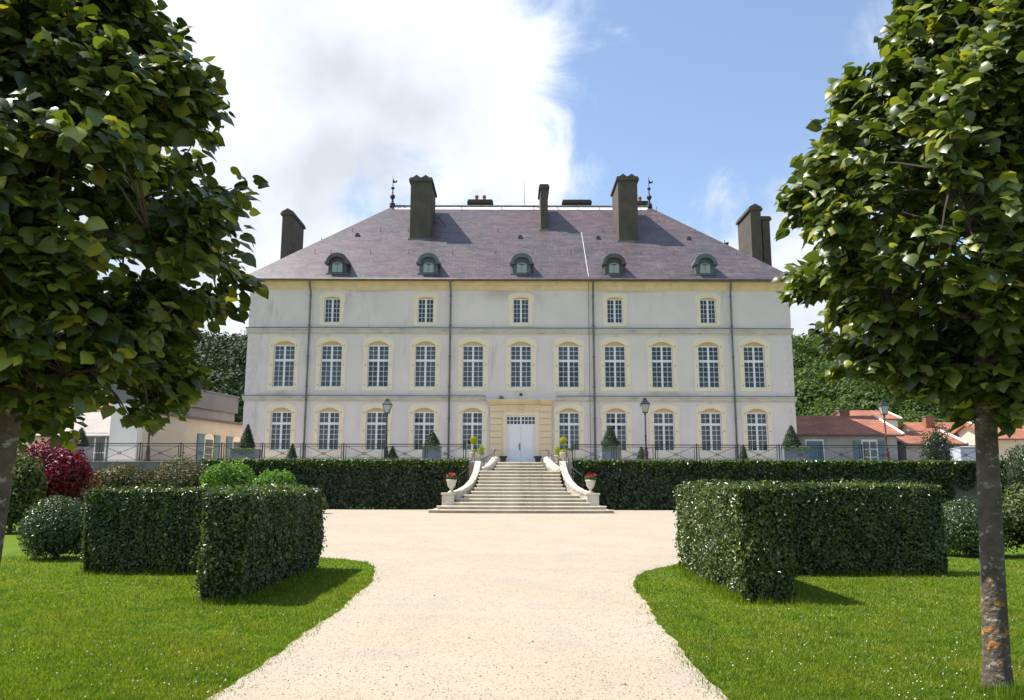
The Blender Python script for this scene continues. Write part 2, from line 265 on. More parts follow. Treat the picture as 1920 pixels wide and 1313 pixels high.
def mat_glass():
    m = bpy.data.materials.new('window_glass'); m.use_nodes = True; nt = m.node_tree; L = nt.links.new
    nt.nodes.remove(nt.nodes['Principled BSDF']); out = nt.nodes['Material Output']
    gl = N(nt, 'ShaderNodeBsdfGlossy'); gl.inputs['Roughness'].default_value = .03; gl.inputs[0].default_value = (.9, .93, 1, 1)
    tr = N(nt, 'ShaderNodeBsdfTransparent'); tr.inputs[0].default_value = (.60, .64, .66, 1)
    fr = N(nt, 'ShaderNodeFresnel'); fr.inputs[0].default_value = 1.5; f = math_n(nt, 'MULTIPLY', fr.outputs[0], 1.1, True)
    ms = N(nt, 'ShaderNodeMixShader'); L(f, ms.inputs[0]); L(tr.outputs[0], ms.inputs[1]); L(gl.outputs[0], ms.inputs[2]); L(ms.outputs[0], out.inputs[0])
    M['glass'] = m
    m2 = m.copy(); m2.name = 'lantern_glass'; M['lantern_glass'] = m2
    d = nt2 = m2.node_tree
    df = N(d, 'ShaderNodeBsdfDiffuse'); df.inputs[0].default_value = (.7, .7, .66, 1)
    ms2 = N(d, 'ShaderNodeMixShader'); ms2.inputs[0].default_value = .55
    prev = [n for n in d.nodes if n.type == 'MIX_SHADER' and n is not ms2][0]; o2 = [n for n in d.nodes if n.type == 'OUTPUT_MATERIAL'][0]
    d.links.new(prev.outputs[0], ms2.inputs[1]); d.links.new(df.outputs[0], ms2.inputs[2]); d.links.new(ms2.outputs[0], o2.inputs[0])
mat_glass()

# ------------------------------------------------------------------ mesh helpers
WORG = {}
def tag(o, label=None, cat=None, group=None, kind=None):
    if label: o['label'] = label
    if cat: o['category'] = cat
    if group: o['group'] = group
    if kind: o['kind'] = kind
    return o
def thing(name, loc, label, cat, group=None):
    o = bpy.data.objects.new(name, None); C.objects.link(o); o.empty_display_size = .2
    o.location = loc; WORG[o.name] = Vector(loc); return tag(o, label, cat, group)
def link(name, me, org, parent=None):
    o = bpy.data.objects.new(name, me); C.objects.link(o); WORG[o.name] = Vector(org)
    if parent: o.parent = parent; o.location = Vector(org)-WORG[parent.name]
    else: o.location = org
    return o
class MB:
    def __init__(s): s.v = []; s.f = []
    def add(s, vs, fs):
        k = len(s.v); s.v += [tuple(x) for x in vs]; s.f += [tuple(i+k for i in f) for f in fs]; return s
    def box(s, x0, x1, y0, y1, z0, z1):
        return s.add([(x0,y0,z0),(x1,y0,z0),(x1,y1,z0),(x0,y1,z0),(x0,y0,z1),(x1,y0,z1),(x1,y1,z1),(x0,y1,z1)],
                     [(0,3,2,1),(4,5,6,7),(0,1,5,4),(1,2,6,5),(2,3,7,6),(3,0,4,7)])
    def quad(s, a, b, c, d): return s.add([a, b, c, d], [(0, 1, 2, 3)])
    def prism(s, pts, y0, y1):     # outline in xz, counter-clockwise seen from -Y
        n = len(pts); vs = [(x, y0, z) for x, z in pts]+[(x, y1, z) for x, z in pts]
        return s.add(vs, [tuple(range(n)), tuple(range(2*n-1, n-1, -1))]+[(i+n, (i+1)%n+n, (i+1)%n, i) for i in range(n)])
    def slab(s, pts, z0, z1):      # outline in xy, counter-clockwise from above
        n = len(pts); vs = [(x, y, z0) for x, y in pts]+[(x, y, z1) for x, y in pts]
        return s.add(vs, [tuple(range(n-1, -1, -1)), tuple(range(n, 2*n))]+[(i, (i+1)%n, (i+1)%n+n, i+n) for i in range(n)])
    def tube(s, path, rad, n=6):
        path = [Vector(p) for p in path]; rad = [rad]*len(path) if isinstance(rad, (int, float)) else rad
        vs = []; ref = None
        for i, p in enumerate(path):
            t = (path[min(i+1, len(path)-1)]-path[max(i-1, 0)]).normalized()
            if ref is None: ref = Vector((1, 0, 0)) if abs(t.x) < .8 else Vector((0, 1, 0))
            a = (ref-t*ref.dot(t)).normalized(); ref = a; b = t.cross(a)
            vs += [p+(a*math.cos(2*math.pi*k/n)+b*math.sin(2*math.pi*k/n))*rad[i] for k in range(n)]
        m = len(path)
        fs = [(i*n+k, i*n+(k+1)%n, (i+1)*n+(k+1)%n, (i+1)*n+k) for i in range(m-1) for k in range(n)]
        return s.add(vs, fs+[tuple(range(n-1, -1, -1)), tuple((m-1)*n+k for k in range(n))])
    def lathe(s, prof, c, n=14, rot=0.):
        vs = [(c[0]+r*math.cos(rot+2*math.pi*k/n), c[1]+r*math.sin(rot+2*math.pi*k/n), c[2]+z) for r, z in prof for k in range(n)]
        m = len(prof)
        fs = [(i*n+k, i*n+(k+1)%n, (i+1)*n+(k+1)%n, (i+1)*n+k) for i in range(m-1) for k in range(n)]
        return s.add(vs, fs+[tuple(range(n-1, -1, -1)), tuple((m-1)*n+k for k in range(n))])
    def build(s, name, m, parent=None, smooth=False, bevel=0.):
        a = np.array(s.v); lo, hi = a.min(0), a.max(0); org = Vector(((lo[0]+hi[0])/2, (lo[1]+hi[1])/2, lo[2]))
        me = bpy.data.meshes.new(name); me.from_pydata([tuple(x) for x in a-np.array(org)], [], s.f); me.materials.append(M[m])
        if smooth: me.polygons.foreach_set('use_smooth', [True]*len(me.polygons))
        me.update(); o = link(name, me, org, parent)
        if bevel:
            b = o.modifiers.new('bevel', 'BEVEL'); b.width = bevel; b.segments = 2; b.limit_method = 'ANGLE'; b.angle_limit = R(50)
        return o
def tri_mesh(name, V, T, m, parent=None, smooth=False):
    V = np.asarray(V, np.float32); T = np.asarray(T, np.int32)
    lo, hi = V.min(0), V.max(0); org = Vector((float(lo[0]+hi[0])/2, float(lo[1]+hi[1])/2, float(lo[2])))
    V = V-np.array(org, np.float32); me = bpy.data.meshes.new(name)
    me.vertices.add(len(V)); me.vertices.foreach_set('co', V.ravel()); k = T.shape[1]
    me.loops.add(T.size); me.loops.foreach_set('vertex_index', T.ravel())
    me.polygons.add(len(T)); me.polygons.foreach_set('loop_start', np.arange(0, T.size, k, dtype=np.int32)); me.polygons.foreach_set('loop_total', np.full(len(T), k, np.int32))
    me.update(calc_edges=True)
    if smooth: me.polygons.foreach_set('use_smooth', np.ones(len(T), bool))
    me.materials.append(M[m]); return link(name, me, org, parent)
def unit(a): return a/np.maximum(np.linalg.norm(a, axis=-1, keepdims=True), 1e-9)
def leaf_frames(n, Nrm, jitter, down=.35):
    Nn = unit(Nrm+RNG.normal(0, jitter, (n, 3))); T = RNG.normal(0, 1, (n, 3)); T[:, 2] -= down
    T = unit(T-(T*Nn).sum(1, keepdims=True)*Nn); return Nn, T, np.cross(Nn, T)
def leaves(name, Pts, Nrm, size, m, parent=None, jitter=.55, aspect=.55, down=.35, kind='stuff'):
    """a mass of small folded leaves"""
    n = len(Pts); Nn, T, B = leaf_frames(n, Nrm, jitter, down); s = (size*RNG.uniform(.6, 1.35, n))[:, None]
    a = Pts-T*s*.5; c = Pts+T*s*.5-Nn*s*.12; l = Pts+B*s*aspect*.5+Nn*s*.1; r = Pts-B*s*aspect*.5+Nn*s*.1
    V = np.stack([a, l, c, r], 1).reshape(-1, 3); i = np.arange(n)[:, None]*4
    T3 = np.concatenate([i+np.array([0, 2, 1]), i+np.array([0, 3, 2])], 1).reshape(-1, 3)
    o = tri_mesh(name, V, T3, m, parent); o['kind'] = kind; return o
def vnoise(p, f, seed=0):      # cheap smooth noise
    r = np.random.default_rng(seed); k = r.normal(0, 1, (5, 3))*f; ph = r.uniform(0, 6.28, 5)
    return np.sin(p@k.T+ph).mean(1)

# ------------------------------------------------------------------ the ground
TZ, TY = 2.55, 44.0                       # terrace level and its front face
struct = lambda o: tag(o, kind='structure')
mb = MB(); mb.quad((-500, -60, 0), (500, -60, 0), (500, 900, 0), (-500, 900, 0)); struct(mb.build('ground', 'lawn'))
L_edge = [(300,1420),(400,1313),(470,1262),(540,1215),(600,1172),(650,1135),(690,1100),(706,1078),(705,1066),(690,1057),(650,1050),(600,1047)]
R_edge = [(1460,1420),(1375,1313),(1335,1275),(1290,1235),(1255,1190),(1225,1150),(1200,1115),(1187,1093),(1190,1083),(1215,1071),(1255,1060),(1280,1056)]
Lp = [G(u, v) for u, v in L_edge]; Rp = [G(u, v) for u, v in R_edge]
poly = [(-2.3, -8.), (1.9, -8.)]+[(p.x, p.y) for p in Rp]+[(4.2, 16.8), (5.2, 20), (8.5, 27), (9.5, 34), (9, 43.75)]+[(-10.2, 43.75), (-10.6, 34), (-9.5, 27), (-5.6, 20), (-4.4, 16.8)]+[(p.x, p.y) for p in Lp[::-1]]
def ragged(pl, step=.12):
    out = []
    for i, a in enumerate(pl):
        b_ = pl[(i+1) % len(pl)]; n = max(1, min(60, int(math.hypot(b_[0]-a[0], b_[1]-a[1])/step))) if 0 < min(a[1], b_[1]) < 20 else 1
        for k in range(n):
            t = k/n; x, y = a[0]+(b_[0]-a[0])*t, a[1]+(b_[1]-a[1])*t; j = n > 1
            out.append((x+j*(.022*math.sin(2.3*y+1.2*x)+.010*math.sin(9.7*y+5*x)+random.gauss(0, .010)), y+j*random.gauss(0, .010)))
    return out
poly = ragged(poly)
mb = MB(); mb.add([(x, y, .006) for x, y in poly], [tuple(range(len(poly)))]); struct(mb.build('gravel_path', 'gravel'))
mb = MB(); mb.box(-80, 80, TY, 84, -.3, TZ); struct(mb.build('terrace', 'gravel'))
POLY = np.array(poly)
def in_poly(x, y, P=POLY):
    c = np.zeros(len(x), bool); j = len(P)-1
    for i in range(len(P)):
        a, b = P[i], P[j]; k = (a[1] > y) != (b[1] > y)
        c ^= k & (x < (b[0]-a[0])*(y-a[1])/(b[1]-a[1]+1e-12)+a[0]); j = i
    return c

# ------------------------------------------------------------------ the house
FY = 52.0; X0, X1 = -17.68, 18.70; ZC = 15.0
house = thing('manor_house', (.5, FY+8, TZ), 'large pale three-storey manor house with purple slate hipped roof', 'house')
def zf(v, Y=FY): return P(960, v, Y).z
XC = [-15.2, -12.05, -8.92, -5.78, -2.6, .60, 3.78, 6.88, 10.02, 13.13, 16.16]
WIN = []   # x, z0, z1(spring), width, rise, rows top, rows bottom
for i, x in enumerate(XC): WIN.append((x, zf(727), zf(648), 1.40, .27, 3, 5, 'mid', i))
for i, x in enumerate(XC):
    if i != 5: WIN.append((x, zf(846), zf(773), 1.36, .27, 2, 5, 'low', i))
for i in (1, 3, 5, 7, 9): WIN.append((XC[i]+.02*(i-5), zf(606), zf(560), 1.06, .10, 0, 5, 'top', i))
DX, DZ0, DZ1, DW = .60, TZ+.13, zf(779), 1.92
holes = [(x-w/2-.04, x+w/2+.04, z0-.04, z1+rise+.03) for x, z0, z1, w, rise, a, b, k, i in WIN]+[(DX-DW/2, DX+DW/2, TZ-.2, DZ1)]
xs = sorted({X0, X1, *[h[0] for h in holes], *[h[1] for h in holes]}); zs = sorted({TZ-.3, ZC, *[h[2] for h in holes if h[2] > TZ-.25], *[h[3] for h in holes]})
mb = MB()
for a, b in zip(xs[:-1], xs[1:]):
    run = None
    for c, d in zip(zs[:-1], zs[1:]):
        mx, mz = (a+b)/2, (c+d)/2
        if any(h[0] < mx < h[1] and h[2] < mz < h[3] for h in holes): continue
        mb.quad((a, FY, c), (b, FY, c), (b, FY, d), (a, FY, d))
BY = FY+16.4
mb.quad((X0, BY, TZ-.3), (X0, FY, TZ-.3), (X0, FY, ZC), (X0, BY, ZC)); mb.quad((X1, FY, TZ-.3), (X1, BY, TZ-.3), (X1, BY, ZC), (X1, FY, ZC)); mb.quad((X1, BY, TZ-.3), (X0, BY, TZ-.3), (X0, BY, ZC), (X1, BY, ZC))
mb.build('wall', 'render_wall', house)
mb = MB()      # rooms behind the windows
mb.quad((X0+.05, FY+4.5, TZ), (X1-.05, FY+4.5, TZ), (X1-.05, FY+4.5, ZC-.1), (X0+.05, FY+4.5, ZC-.1))
for z in (TZ+.1, zf(748), zf(622), ZC-.2): mb.quad((X0+.05, FY+.34, z), (X1-.05, FY+.34, z), (X1-.05, FY+4.49, z), (X0+.05, FY+4.49, z))
for i in range(10):
    x = (XC[i]+XC[i+1])/2; mb.quad((x, FY+.34, TZ), (x, FY+4.48, TZ), (x, FY+4.48, ZC-.21), (x, FY+.34, ZC-.21))
mb.build('room_interior', 'room', house)
# string courses, cornice, gutter
def course(name, z0, z1, m, prof):
    mb = MB()
    for (a, b, y) in prof:
        mb.box(X0-(FY-y), X1+(FY-y), y, FY+.1, z0+(z1-z0)*a, z0+(z1-z0)*b)
    return mb.build(name, m, house)
course('string_course', zf(627), zf(617), 'string_stone', [(0, .25, FY-.07), (.25, .8, FY-.10), (.8, 1, FY-.15)])
course('weathered_shadow_edge', zf(616.8), zf(615.2), 'dark_stone', [(0, 1, FY-.155)])  # dark strip: a shadow line put in as colour, along with lichen dirt
mb = MB(); pz0, pz1 = zf(753), zf(744)
for (a, b, y) in [(0, .25, FY-.07), (.25, .8, FY-.10), (.8, 1, FY-.15)]:
    z0, z1 = pz0+(pz1-pz0)*a, pz0+(pz1-pz0)*b
    mb.box(X0-(FY-y), DX-2.35, y, FY+.1, z0, z1); mb.box(DX+2.35, X1+(FY-y), y, FY+.1, z0, z1)
mb.build('string_course', 'string_stone', house)
mb = MB(); z0, z1 = pz1+.002, pz1+.055; mb.box(X0-.155, DX-2.35, FY-.155, FY+.1, z0, z1); mb.box(DX+2.35, X1+.155, FY-.155, FY+.1, z0, z1); mb.build('weathered_shadow_edge', 'dark_stone', house)  # lower strip, its dark colour also stands for a shadow line over lichen
course('cornice', zf(545), ZC-.12, 'stone_yellow', [(0, .2, FY-.06), (.2, .52, FY-.10), (.52, .7, FY-.2), (.7, .86, FY-.32), (.86, 1, FY-.40)])
mb = MB(); mb.tube([(X0-.5, FY-.53, ZC-.16), (X1+.5, FY-.53, ZC-.16)], .10, 8); mb.build('gutter', 'gutter', house, True)
# plinth
mb = MB(); mb.box(X0-.05, DX-2.2, FY-.05, FY+.1, TZ-.2, TZ+.5); mb.box(DX+2.2, X1+.05, FY-.05, FY+.1, TZ-.2, TZ+.5); mb.build('plinth', 'string_stone', house)
# corner stones on the right and left corner
z = TZ+.5; k = 0
while z < 14.0:
    h = .42; wd = .72 if k % 2 else .42
    for sx in (0, 1):
        mb = MB()
        if sx: mb.box(X1-wd, X1+.012, FY-.014, FY+.5, z+.012, z+h-.012)
        else: mb.box(X0-.012, X0+wd, FY-.014, FY+.5, z+.012, z+h-.012)
        if not (zf(754) < z+h and z < zf(743)) and not (zf(628) < z+h and z < zf(616)): mb.build('corner_stone', 'render_wall', house)
    z += h; k += 1

# windows -------------------------------------------------
PANES = {}
def pane(x, y, z, w, h, parent):
    key = (round(w, 3), round(h, 3))
    if key not in PANES:
        me = bpy.data.meshes.new('pane'); b = MB().box(-w/2, w/2, -.003, .003, 0, h); me.from_pydata(b.v, [], b.f); me.materials.append(M['glass']); PANES[key] = me
    o = link('pane', PANES[key], (x, y, z), parent); o.rotation_euler = (R(random.gauss(0, .9)), 0, R(random.gauss(0, .9)))
def arch(w, h, rise, n=10):   # right half from bottom centre to crown
    pts = [(w/2, 0), (w/2, h)]; r = (w*w/4+rise*rise)/(2*rise); a0 = math.asin(w/2/r)
    for k in range(1, n+1):
        a = a0*(1-k/n); pts.append((r*math.sin(a), h+rise-r+r*math.cos(a)))
    return pts
def surround(x, z0, z1, w, rise, parent, b=.30, ear=.10, sill=.22):
    inn = [(0, 0)]+arch(w, z1-z0, rise); h = z1-z0
    oh = [(0, -sill), (w/2+b, -sill), (w/2+b, h-.42), (w/2+b+.02, h-.32), (w/2+b+ear, h-.16), (w/2+b+ear, h+.02), (w/2+b+ear-.04, h+.16)]
    top = h+rise+.30; x6, z6 = oh[-1]
    for k in range(1, 9):
        t = k/8*math.pi/2; oh.append((x6*math.cos(t)**.8 if k < 8 else 0, z6+(top-z6)*math.sin(t)**.9))
    # resample both halves to the same count
    def res(p, n):
        p = [Vector((a, c)) for a, c in p]; d = [0]
        for i in range(1, len(p)): d.append(d[-1]+(p[i]-p[i-1]).length)
        out = []
        for k in range(n):
            t = d[-1]*k/(n-1); i = max(j for j in range(len(d)) if d[j] <= t+1e-9); i = min(i, len(p)-2)
            u = (t-d[i])/max(d[i+1]-d[i], 1e-9); q = p[i].lerp(p[i+1], min(u, 1)); out.append((q.x, q.y))
        return out
    inn2 = [(0, 0), (w/2, 0), (w/2, h*.33), (w/2, h*.66), (w/2, h-.2)]+inn[2:]
    n = 26
    def cut(p, segs): return res(p, segs)
    I = res([(0, 0), (w/2, 0)], 4)[:-1]+res([(w/2, 0), (w/2, h)], 12)[:-1]+res(inn[2:], 12)
    O = res([(0, -sill), (w/2+b, -sill)], 4)[:-1]+res(oh[1:6], 12)[:-1]+res(oh[5:], 12)
    n = len(I); mb = MB(); yf, yb = FY-.035, FY+.26
    for s in (1, -1):
        vs = [(x+s*a, yf, z0+c) for a, c in I]+[(x+s*a, yf, z0+c) for a, c in O]+[(x+s*a, yb, z0+c) for a, c in I]+[(x+s*a, FY+.01, z0+c) for a, c in O]
        fs = []
        for k in range(n-1):
            q = [(k, k+n, k+n+1, k+1), (k+2*n, k, k+1, k+1+2*n), (k+n, k+3*n, k+3*n+1, k+n+1)]
            fs += q if s == 1 else [t[::-1] for t in q]
        mb.add(vs, fs)
    return mb.build('surround', 'surround', parent)
hinge_me = None
for (x, z0, z1, w, rise, rt, rb, kind, idx) in WIN:
    h = z1-z0; y0, y1 = FY+.19, FY+.26; mb = MB(); e = .055
    mb.box(x-w/2, x+w/2, y0, y1, z0, z0+.09)                                   # bottom rail
    mb.box(x-w/2, x+w/2, y0, y1, z1-.06, z1+.02)
    for s in (-1, 1): mb.box(x+s*(w/2-e/2)-e/2, x+s*(w/2-e/2)+e/2, y0+.004, y1-.004, z0+.05, z1)
    mb.box(x-.065, x+.065, y0-.012, y1-.006, z0+.05, z1)
    ht = 0.
    if rt:
        ht = {3: .98, 2: .74}[rt]; zt = z1-ht; mb.box(x-w/2, x+w/2, y0-.02, y1-.008, zt-.11, zt+.05)
    zb1 = z1-ht-.08 if rt else z1-.05; mt = .026
    for s in (-1, 1):
        xa, xb = (x+.065, x+w/2-e) if s > 0 else (x-w/2+e, x-.065); xm = (xa+xb)/2
        mb.box(xm-mt/2, xm+mt/2, y0+.012, y1-.012, z0+.05, z1)
        for (za, zb, n) in [(z0+.09, zb1, rb)]+([(z1-ht+.05, z1-.06, rt)] if rt else []):
            for k in range(1, n): zz = za+(zb-za)*k/n; mb.box(xa, xb, y0+.014, y1-.014, zz-mt/2, zz+mt/2)
    wo = mb.build('window', 'white_paint', house)
    hp = MB(); ap = arch(w, h, rise)[1:]; hp.prism([(x-w/2, z1+.02), (x+w/2, z1+.02)]+[(x+a, z0+c+.03) for a, c in ap[1:]]+[(x-a, z0+c+.03) for a, c in ap[1:-1][::-1]], y0+.01, y1+.03); hp.build('arch_panel', 'stone_warm', wo)
    surround(x, z0, z1, w, rise, wo, b=.30 if kind != 'top' else .27, ear=.09, sill=.22 if kind != 'low' else .5)
    for s in (-1, 1):
        xa, xb = (x+.065, x+w/2-e) if s > 0 else (x-w/2+e, x-.065); pw = (xb-xa)/2
        for (za, zb, n) in [(z0+.09, zb1, rb)]+([(z1-ht+.05, z1-.06, rt)] if rt else []):
            for k in range(n):
                for c in range(2): pane(xa+pw*(c+.5), (y0+y1)/2, za+(zb-za)*k/n, pw, (zb-za)/n, wo)
    # curtains
    cur = []
    if kind == 'mid': cur = [(0, .92, 1)] if idx in (0, 1) else ([(0, .47, 1), (.55, .98, 1)] if idx in (3, 4, 5) else ([(0, .98, .38)] if idx in (2, 6, 7) else []))
    if kind == 'low': cur = [(0, .5, 1), (.8, 1., 1.)] if idx < 5 else [(.0, .22, 1), (.55, 1., 1)]
    if kind == 'low' and idx in (3, 8): cur = [(0, 1, .35), (0, .2, 1)]
    for (a, b, fh) in cur:
        cm = MB(); nn = 24; ya = FY+.40; vs = []
        for k in range(nn+1):
            t = k/nn; xx = x-w/2+w*(a+(b-a)*t); yy = ya+.035*math.sin(t*(b-a)*44+idx)
            pinch = 1 if fh < 1 else None
            vs += [(xx, yy, z1+rise-.02), (xx, yy, z1-h*fh*.6), (xx if fh < 1 else x-w/2+w*(a+(b-a)*(t if a > .3 or b < .3 else t))*1., yy, z1-h*fh)]
        cm.add(vs, [(3*k+j+1, 3*k+j+4, 3*k+j+3, 3*k+j) for k in range(nn) for j in range(2)]); cm.build('curtain', 'curtain', wo, True)
    if kind != 'top':
        hb = MB()
        for s in (-1, 1):
            for t in (.06, .52, .98): hx = x+s*(w/2+.14); hz = z0+h*t; hb.box(hx-.02, hx+.02, FY-.07, FY-.03, hz-.03, hz+.03)
        hb.build('shutter_hinge', 'gutter', wo)

# portal ---------------------------------------------------
po = MB(); ztop = zf(752)
po.box(DX-2.02, DX-DW/2-.28, FY-.10, FY+.2, TZ-.1, ztop-.22); po.box(DX+DW/2+.28, DX+2.02, FY-.10, FY+.2, TZ-.1, ztop-.22)
po.box(DX-DW/2-.28, DX+DW/2+.28, FY-.101, FY+.2, DZ1+.24, ztop-.22)
portal = po.build('portal', 'stone_yellow', house)
b = MB(); b.box(DX-2.22, DX+2.22, FY-.42, FY+.1, ztop-.10, ztop+.02); b.box(DX-2.12, DX+2.12, FY-.27, FY+.1, ztop-.22, ztop-.10); b.box(DX-2.28, DX+2.28, FY-.46, FY+.1, ztop+.02, ztop+.07); b.build('cornice', 'stone_yellow', portal)
b = MB()
for s in (-1, 1): b.box(DX+s*(DW/2+.13)-.15, DX+s*(DW/2+.13)+.15, FY-.06, FY+.3, TZ-.1, DZ1)
b.box(DX-DW/2-.28, DX+DW/2+.28, FY-.06, FY+.3, DZ1, DZ1+.24); b.build('door_frame', 'surround', portal)
for s in (-1, 1):
    zc = TZ+.95; hh = (ztop-.3-zc)/7; b = MB(); b.box(DX+s*1.62-.38, DX+s*1.62+.38, FY-.16, FY, TZ-.05, zc-.03); b.build('stone_block', 'stone_yellow', portal, bevel=.012)
    for k in range(7):
        b = MB(); b.box(DX+s*1.62-.40, DX+s*1.62+.40, FY-.16, FY, zc+hh*k, zc+hh*(k+1)-.035); b.build('stone_block', 'stone_yellow', portal, bevel=.012)
for k in range(-3, 4):        # fan of blocks over the door
    if k == 0: continue
    a0, a1 = (k-.5)/3.5*.55, (k+.5)/3.5*.55; zz0, zz1 = DZ1+.25, ztop-.24; xx = lambda a, z: DX+math.tan(a)*(z-(DZ1-1.6))
    b = MB(); b.prism([(xx(a0, zz0)+.012, zz0), (xx(a1, zz0)-.012, zz0), (xx(a1, zz1)-.012, zz1), (xx(a0, zz1)+.012, zz1)], FY-.135, FY-.08); b.build('stone_block', 'stone_yellow', portal)
b = MB(); b.prism([(DX-.17, DZ1+.2), (DX+.17, DZ1+.2), (DX+.24, ztop-.25), (DX-.24, ztop-.25)], FY-.17, FY-.08)
b.lathe([(.02, -.1), (.13, -.09), (.16, 0), (.11, .1), (.02, .12)], (DX, FY-.17, (DZ1+ztop)/2), 10)
for s in (-1, 1): b.lathe([(.01, -.06), (.06, -.04), (.06, .04), (.01, .06)], (DX+s*.14, FY-.17, ztop-.4), 8); b.lathe([(.01, -.06), (.06, -.04), (.06, .04), (.01, .06)], (DX+s*.1, FY-.17, DZ1+.32), 8)
b.build('keystone', 'stone_yellow', portal)
# door and fanlight
zt = zf(799); d = MB(); yd = FY+.12
door = None
b = MB(); b.box(DX-DW/2, DX+DW/2, yd, yd+.1, zt, zt+.14); b.box(DX-DW/2, DX+DW/2, yd, yd+.1, DZ1-.1, DZ1)
for k in range(9):
    xx = DX-DW/2+DW*k/8; ww = .05 if k in (0, 4, 8) else .022; b.box(max(xx-ww, DX-DW/2), min(xx+ww, DX+DW/2), yd+.003, yd+.095, zt+.12, DZ1-.05)
zm = (zt+.14+DZ1-.1)/2; b.box(DX-DW/2, DX+DW/2, yd+.012, yd+.09, zm-.022, zm+.022)
fan = b.build('fanlight', 'white_paint', house)
for k in range(8):
    for j in range(2): pane(DX-DW/2+DW*(k+.5)/8, yd+.05, (zt+.14, zm)[j], DW/8-.02, zm-zt-.14, fan)
for s in (-1, 1):
    b = MB(); xa, xb = (DX+.006, DX+DW/2) if s > 0 else (DX-DW/2, DX-.006); b.box(xa, xb, yd, yd+.07, DZ0, zt)
    for (za, zb) in ((.12, .34), (.38, .97)):
        hh = zt-DZ0; t = .035; a0, a1, c0, c1 = xa+.14, xb-.14, DZ0+hh*za, DZ0+hh*zb
        b.box(a0, a1, yd-.018, yd+.01, c0, c0+t); b.box(a0, a1, yd-.018, yd+.01, c1-t, c1); b.box(a0, a0+t, yd-.017, yd+.01, c0+t, c1-t); b.box(a1-t, a1, yd-.017, yd+.01, c0+t, c1-t)
    dd = b.build('door', 'door_paint', house)
    if s < 0:
        b = MB(); b.box(DX-.10, DX-.05, yd-.03, yd, DZ0+.85, DZ0+1.3); b.tube([(DX-.075, yd-.02, DZ0+1.1), (DX-.075, yd-.09, DZ0+1.1), (DX-.2, yd-.09, DZ0+1.1)], .014); b.build('handle', 'brass', dd)
b = MB(); b.box(DX-1.3, DX+1.3, FY-.5, FY+.12, TZ-.02, TZ+.13); b.build('door_sill', 'step_stone', house, bevel=.02)
# little lamp over the door and small wall fittings
b = MB(); b.box(DX-.09, DX+.09, FY-.18, FY, zf(742), zf(738)); b.build('wall_fitting', 'iron', house)
b = MB(); b.lathe([(.02, 0), (.16, .02), (.14, .2), (.03, .26)], (DX-1.3, FY-.26, ztop+.07), 10); b.build('wall_fitting', 'zinc', house)
# downpipes
for u, k in ((577, 0), (843, 0), (1113, 0), (1374, 0)):
    x = P(u, 700, FY).x; b = MB(); b.tube([(x-.0, FY-.53, ZC-.16), (x, FY-.50, ZC-.45), (x+.02, FY-.2, ZC-.95), (x+.02, FY-.19, ZC-1.2), (x+.02, FY-.19, TZ)], .065, 8)
    for z in np.arange(TZ+1, ZC-1, 2.05): b.tube([(x+.02, FY-.19, z-.05), (x+.02, FY-.19, z+.05)], .095, 8)
    b.build('downpipe', 'zinc', house, True)
x = P(1105, 700, FY).x; b = MB(); b.tube([(x, FY-.5, ZC-.1), (x, FY-.17, ZC-.9), (x, FY-.17, TZ)], .018, 5); b.build('lightning_cable', 'gutter', house)

# roof -------------------------------------------------------
EY, EZ = FY-.52, ZC-.06; RYr = 59.8; RZr = zf(388, RYr); XL, XR = P(735, 387, RYr).x, P(1217, 389, RYr).x
BYe = BY+.5; xl, xr = X0-.5, X1+.5
SL = (RZr-EZ)/(RYr-EY)
def roof_z(y): return EZ+SL*(y-EY)
r = MB()
fl = .9     # slight flare at the eaves
A, B_, Cc, D = (xl, EY, EZ), (xr, EY, EZ), (xr, BYe, EZ), (xl, BYe, EZ); rl, rr = (XL, RYr, RZr), (XR, RYr, RZr)
r.add([A, B_, Cc, D, rl, rr], [(0, 1, 5, 4), (1, 2, 5), (2, 3, 4, 5), (3, 0, 4), (3, 2, 1, 0)])
roof = r.build('roof', 'slate', house)
b = MB(); b.tube([(XL, RYr, RZr+.02), (XR, RYr, RZr+.02)], .11, 8); b.build('ridge_cap', 'zinc', roof)
b = MB(); b.add([(XL+.3, RYr-.42, RZr-.42*SL+.025), (XR-.3, RYr-.42, RZr-.42*SL+.025), (XR-.1, RYr-.08, RZr-.08*SL+.025), (XL+.1, RYr-.08, RZr-.08*SL+.025)], [(0, 1, 2, 3)]); b.build('ridge_flashing', 'white_wall', roof)
b = MB()
x0 = P(1070, 390, RYr-.5).x; p1, p2 = P(1103, 519, 51.8), P(1086, 425, 57.)
b.tube([(p1.x, 51.7, roof_z(51.7)+.02), (p2.x+.1, 56.5, roof_z(56.5)+.02)], .022, 4); b.build('lightning_cable', 'white_wall', roof)
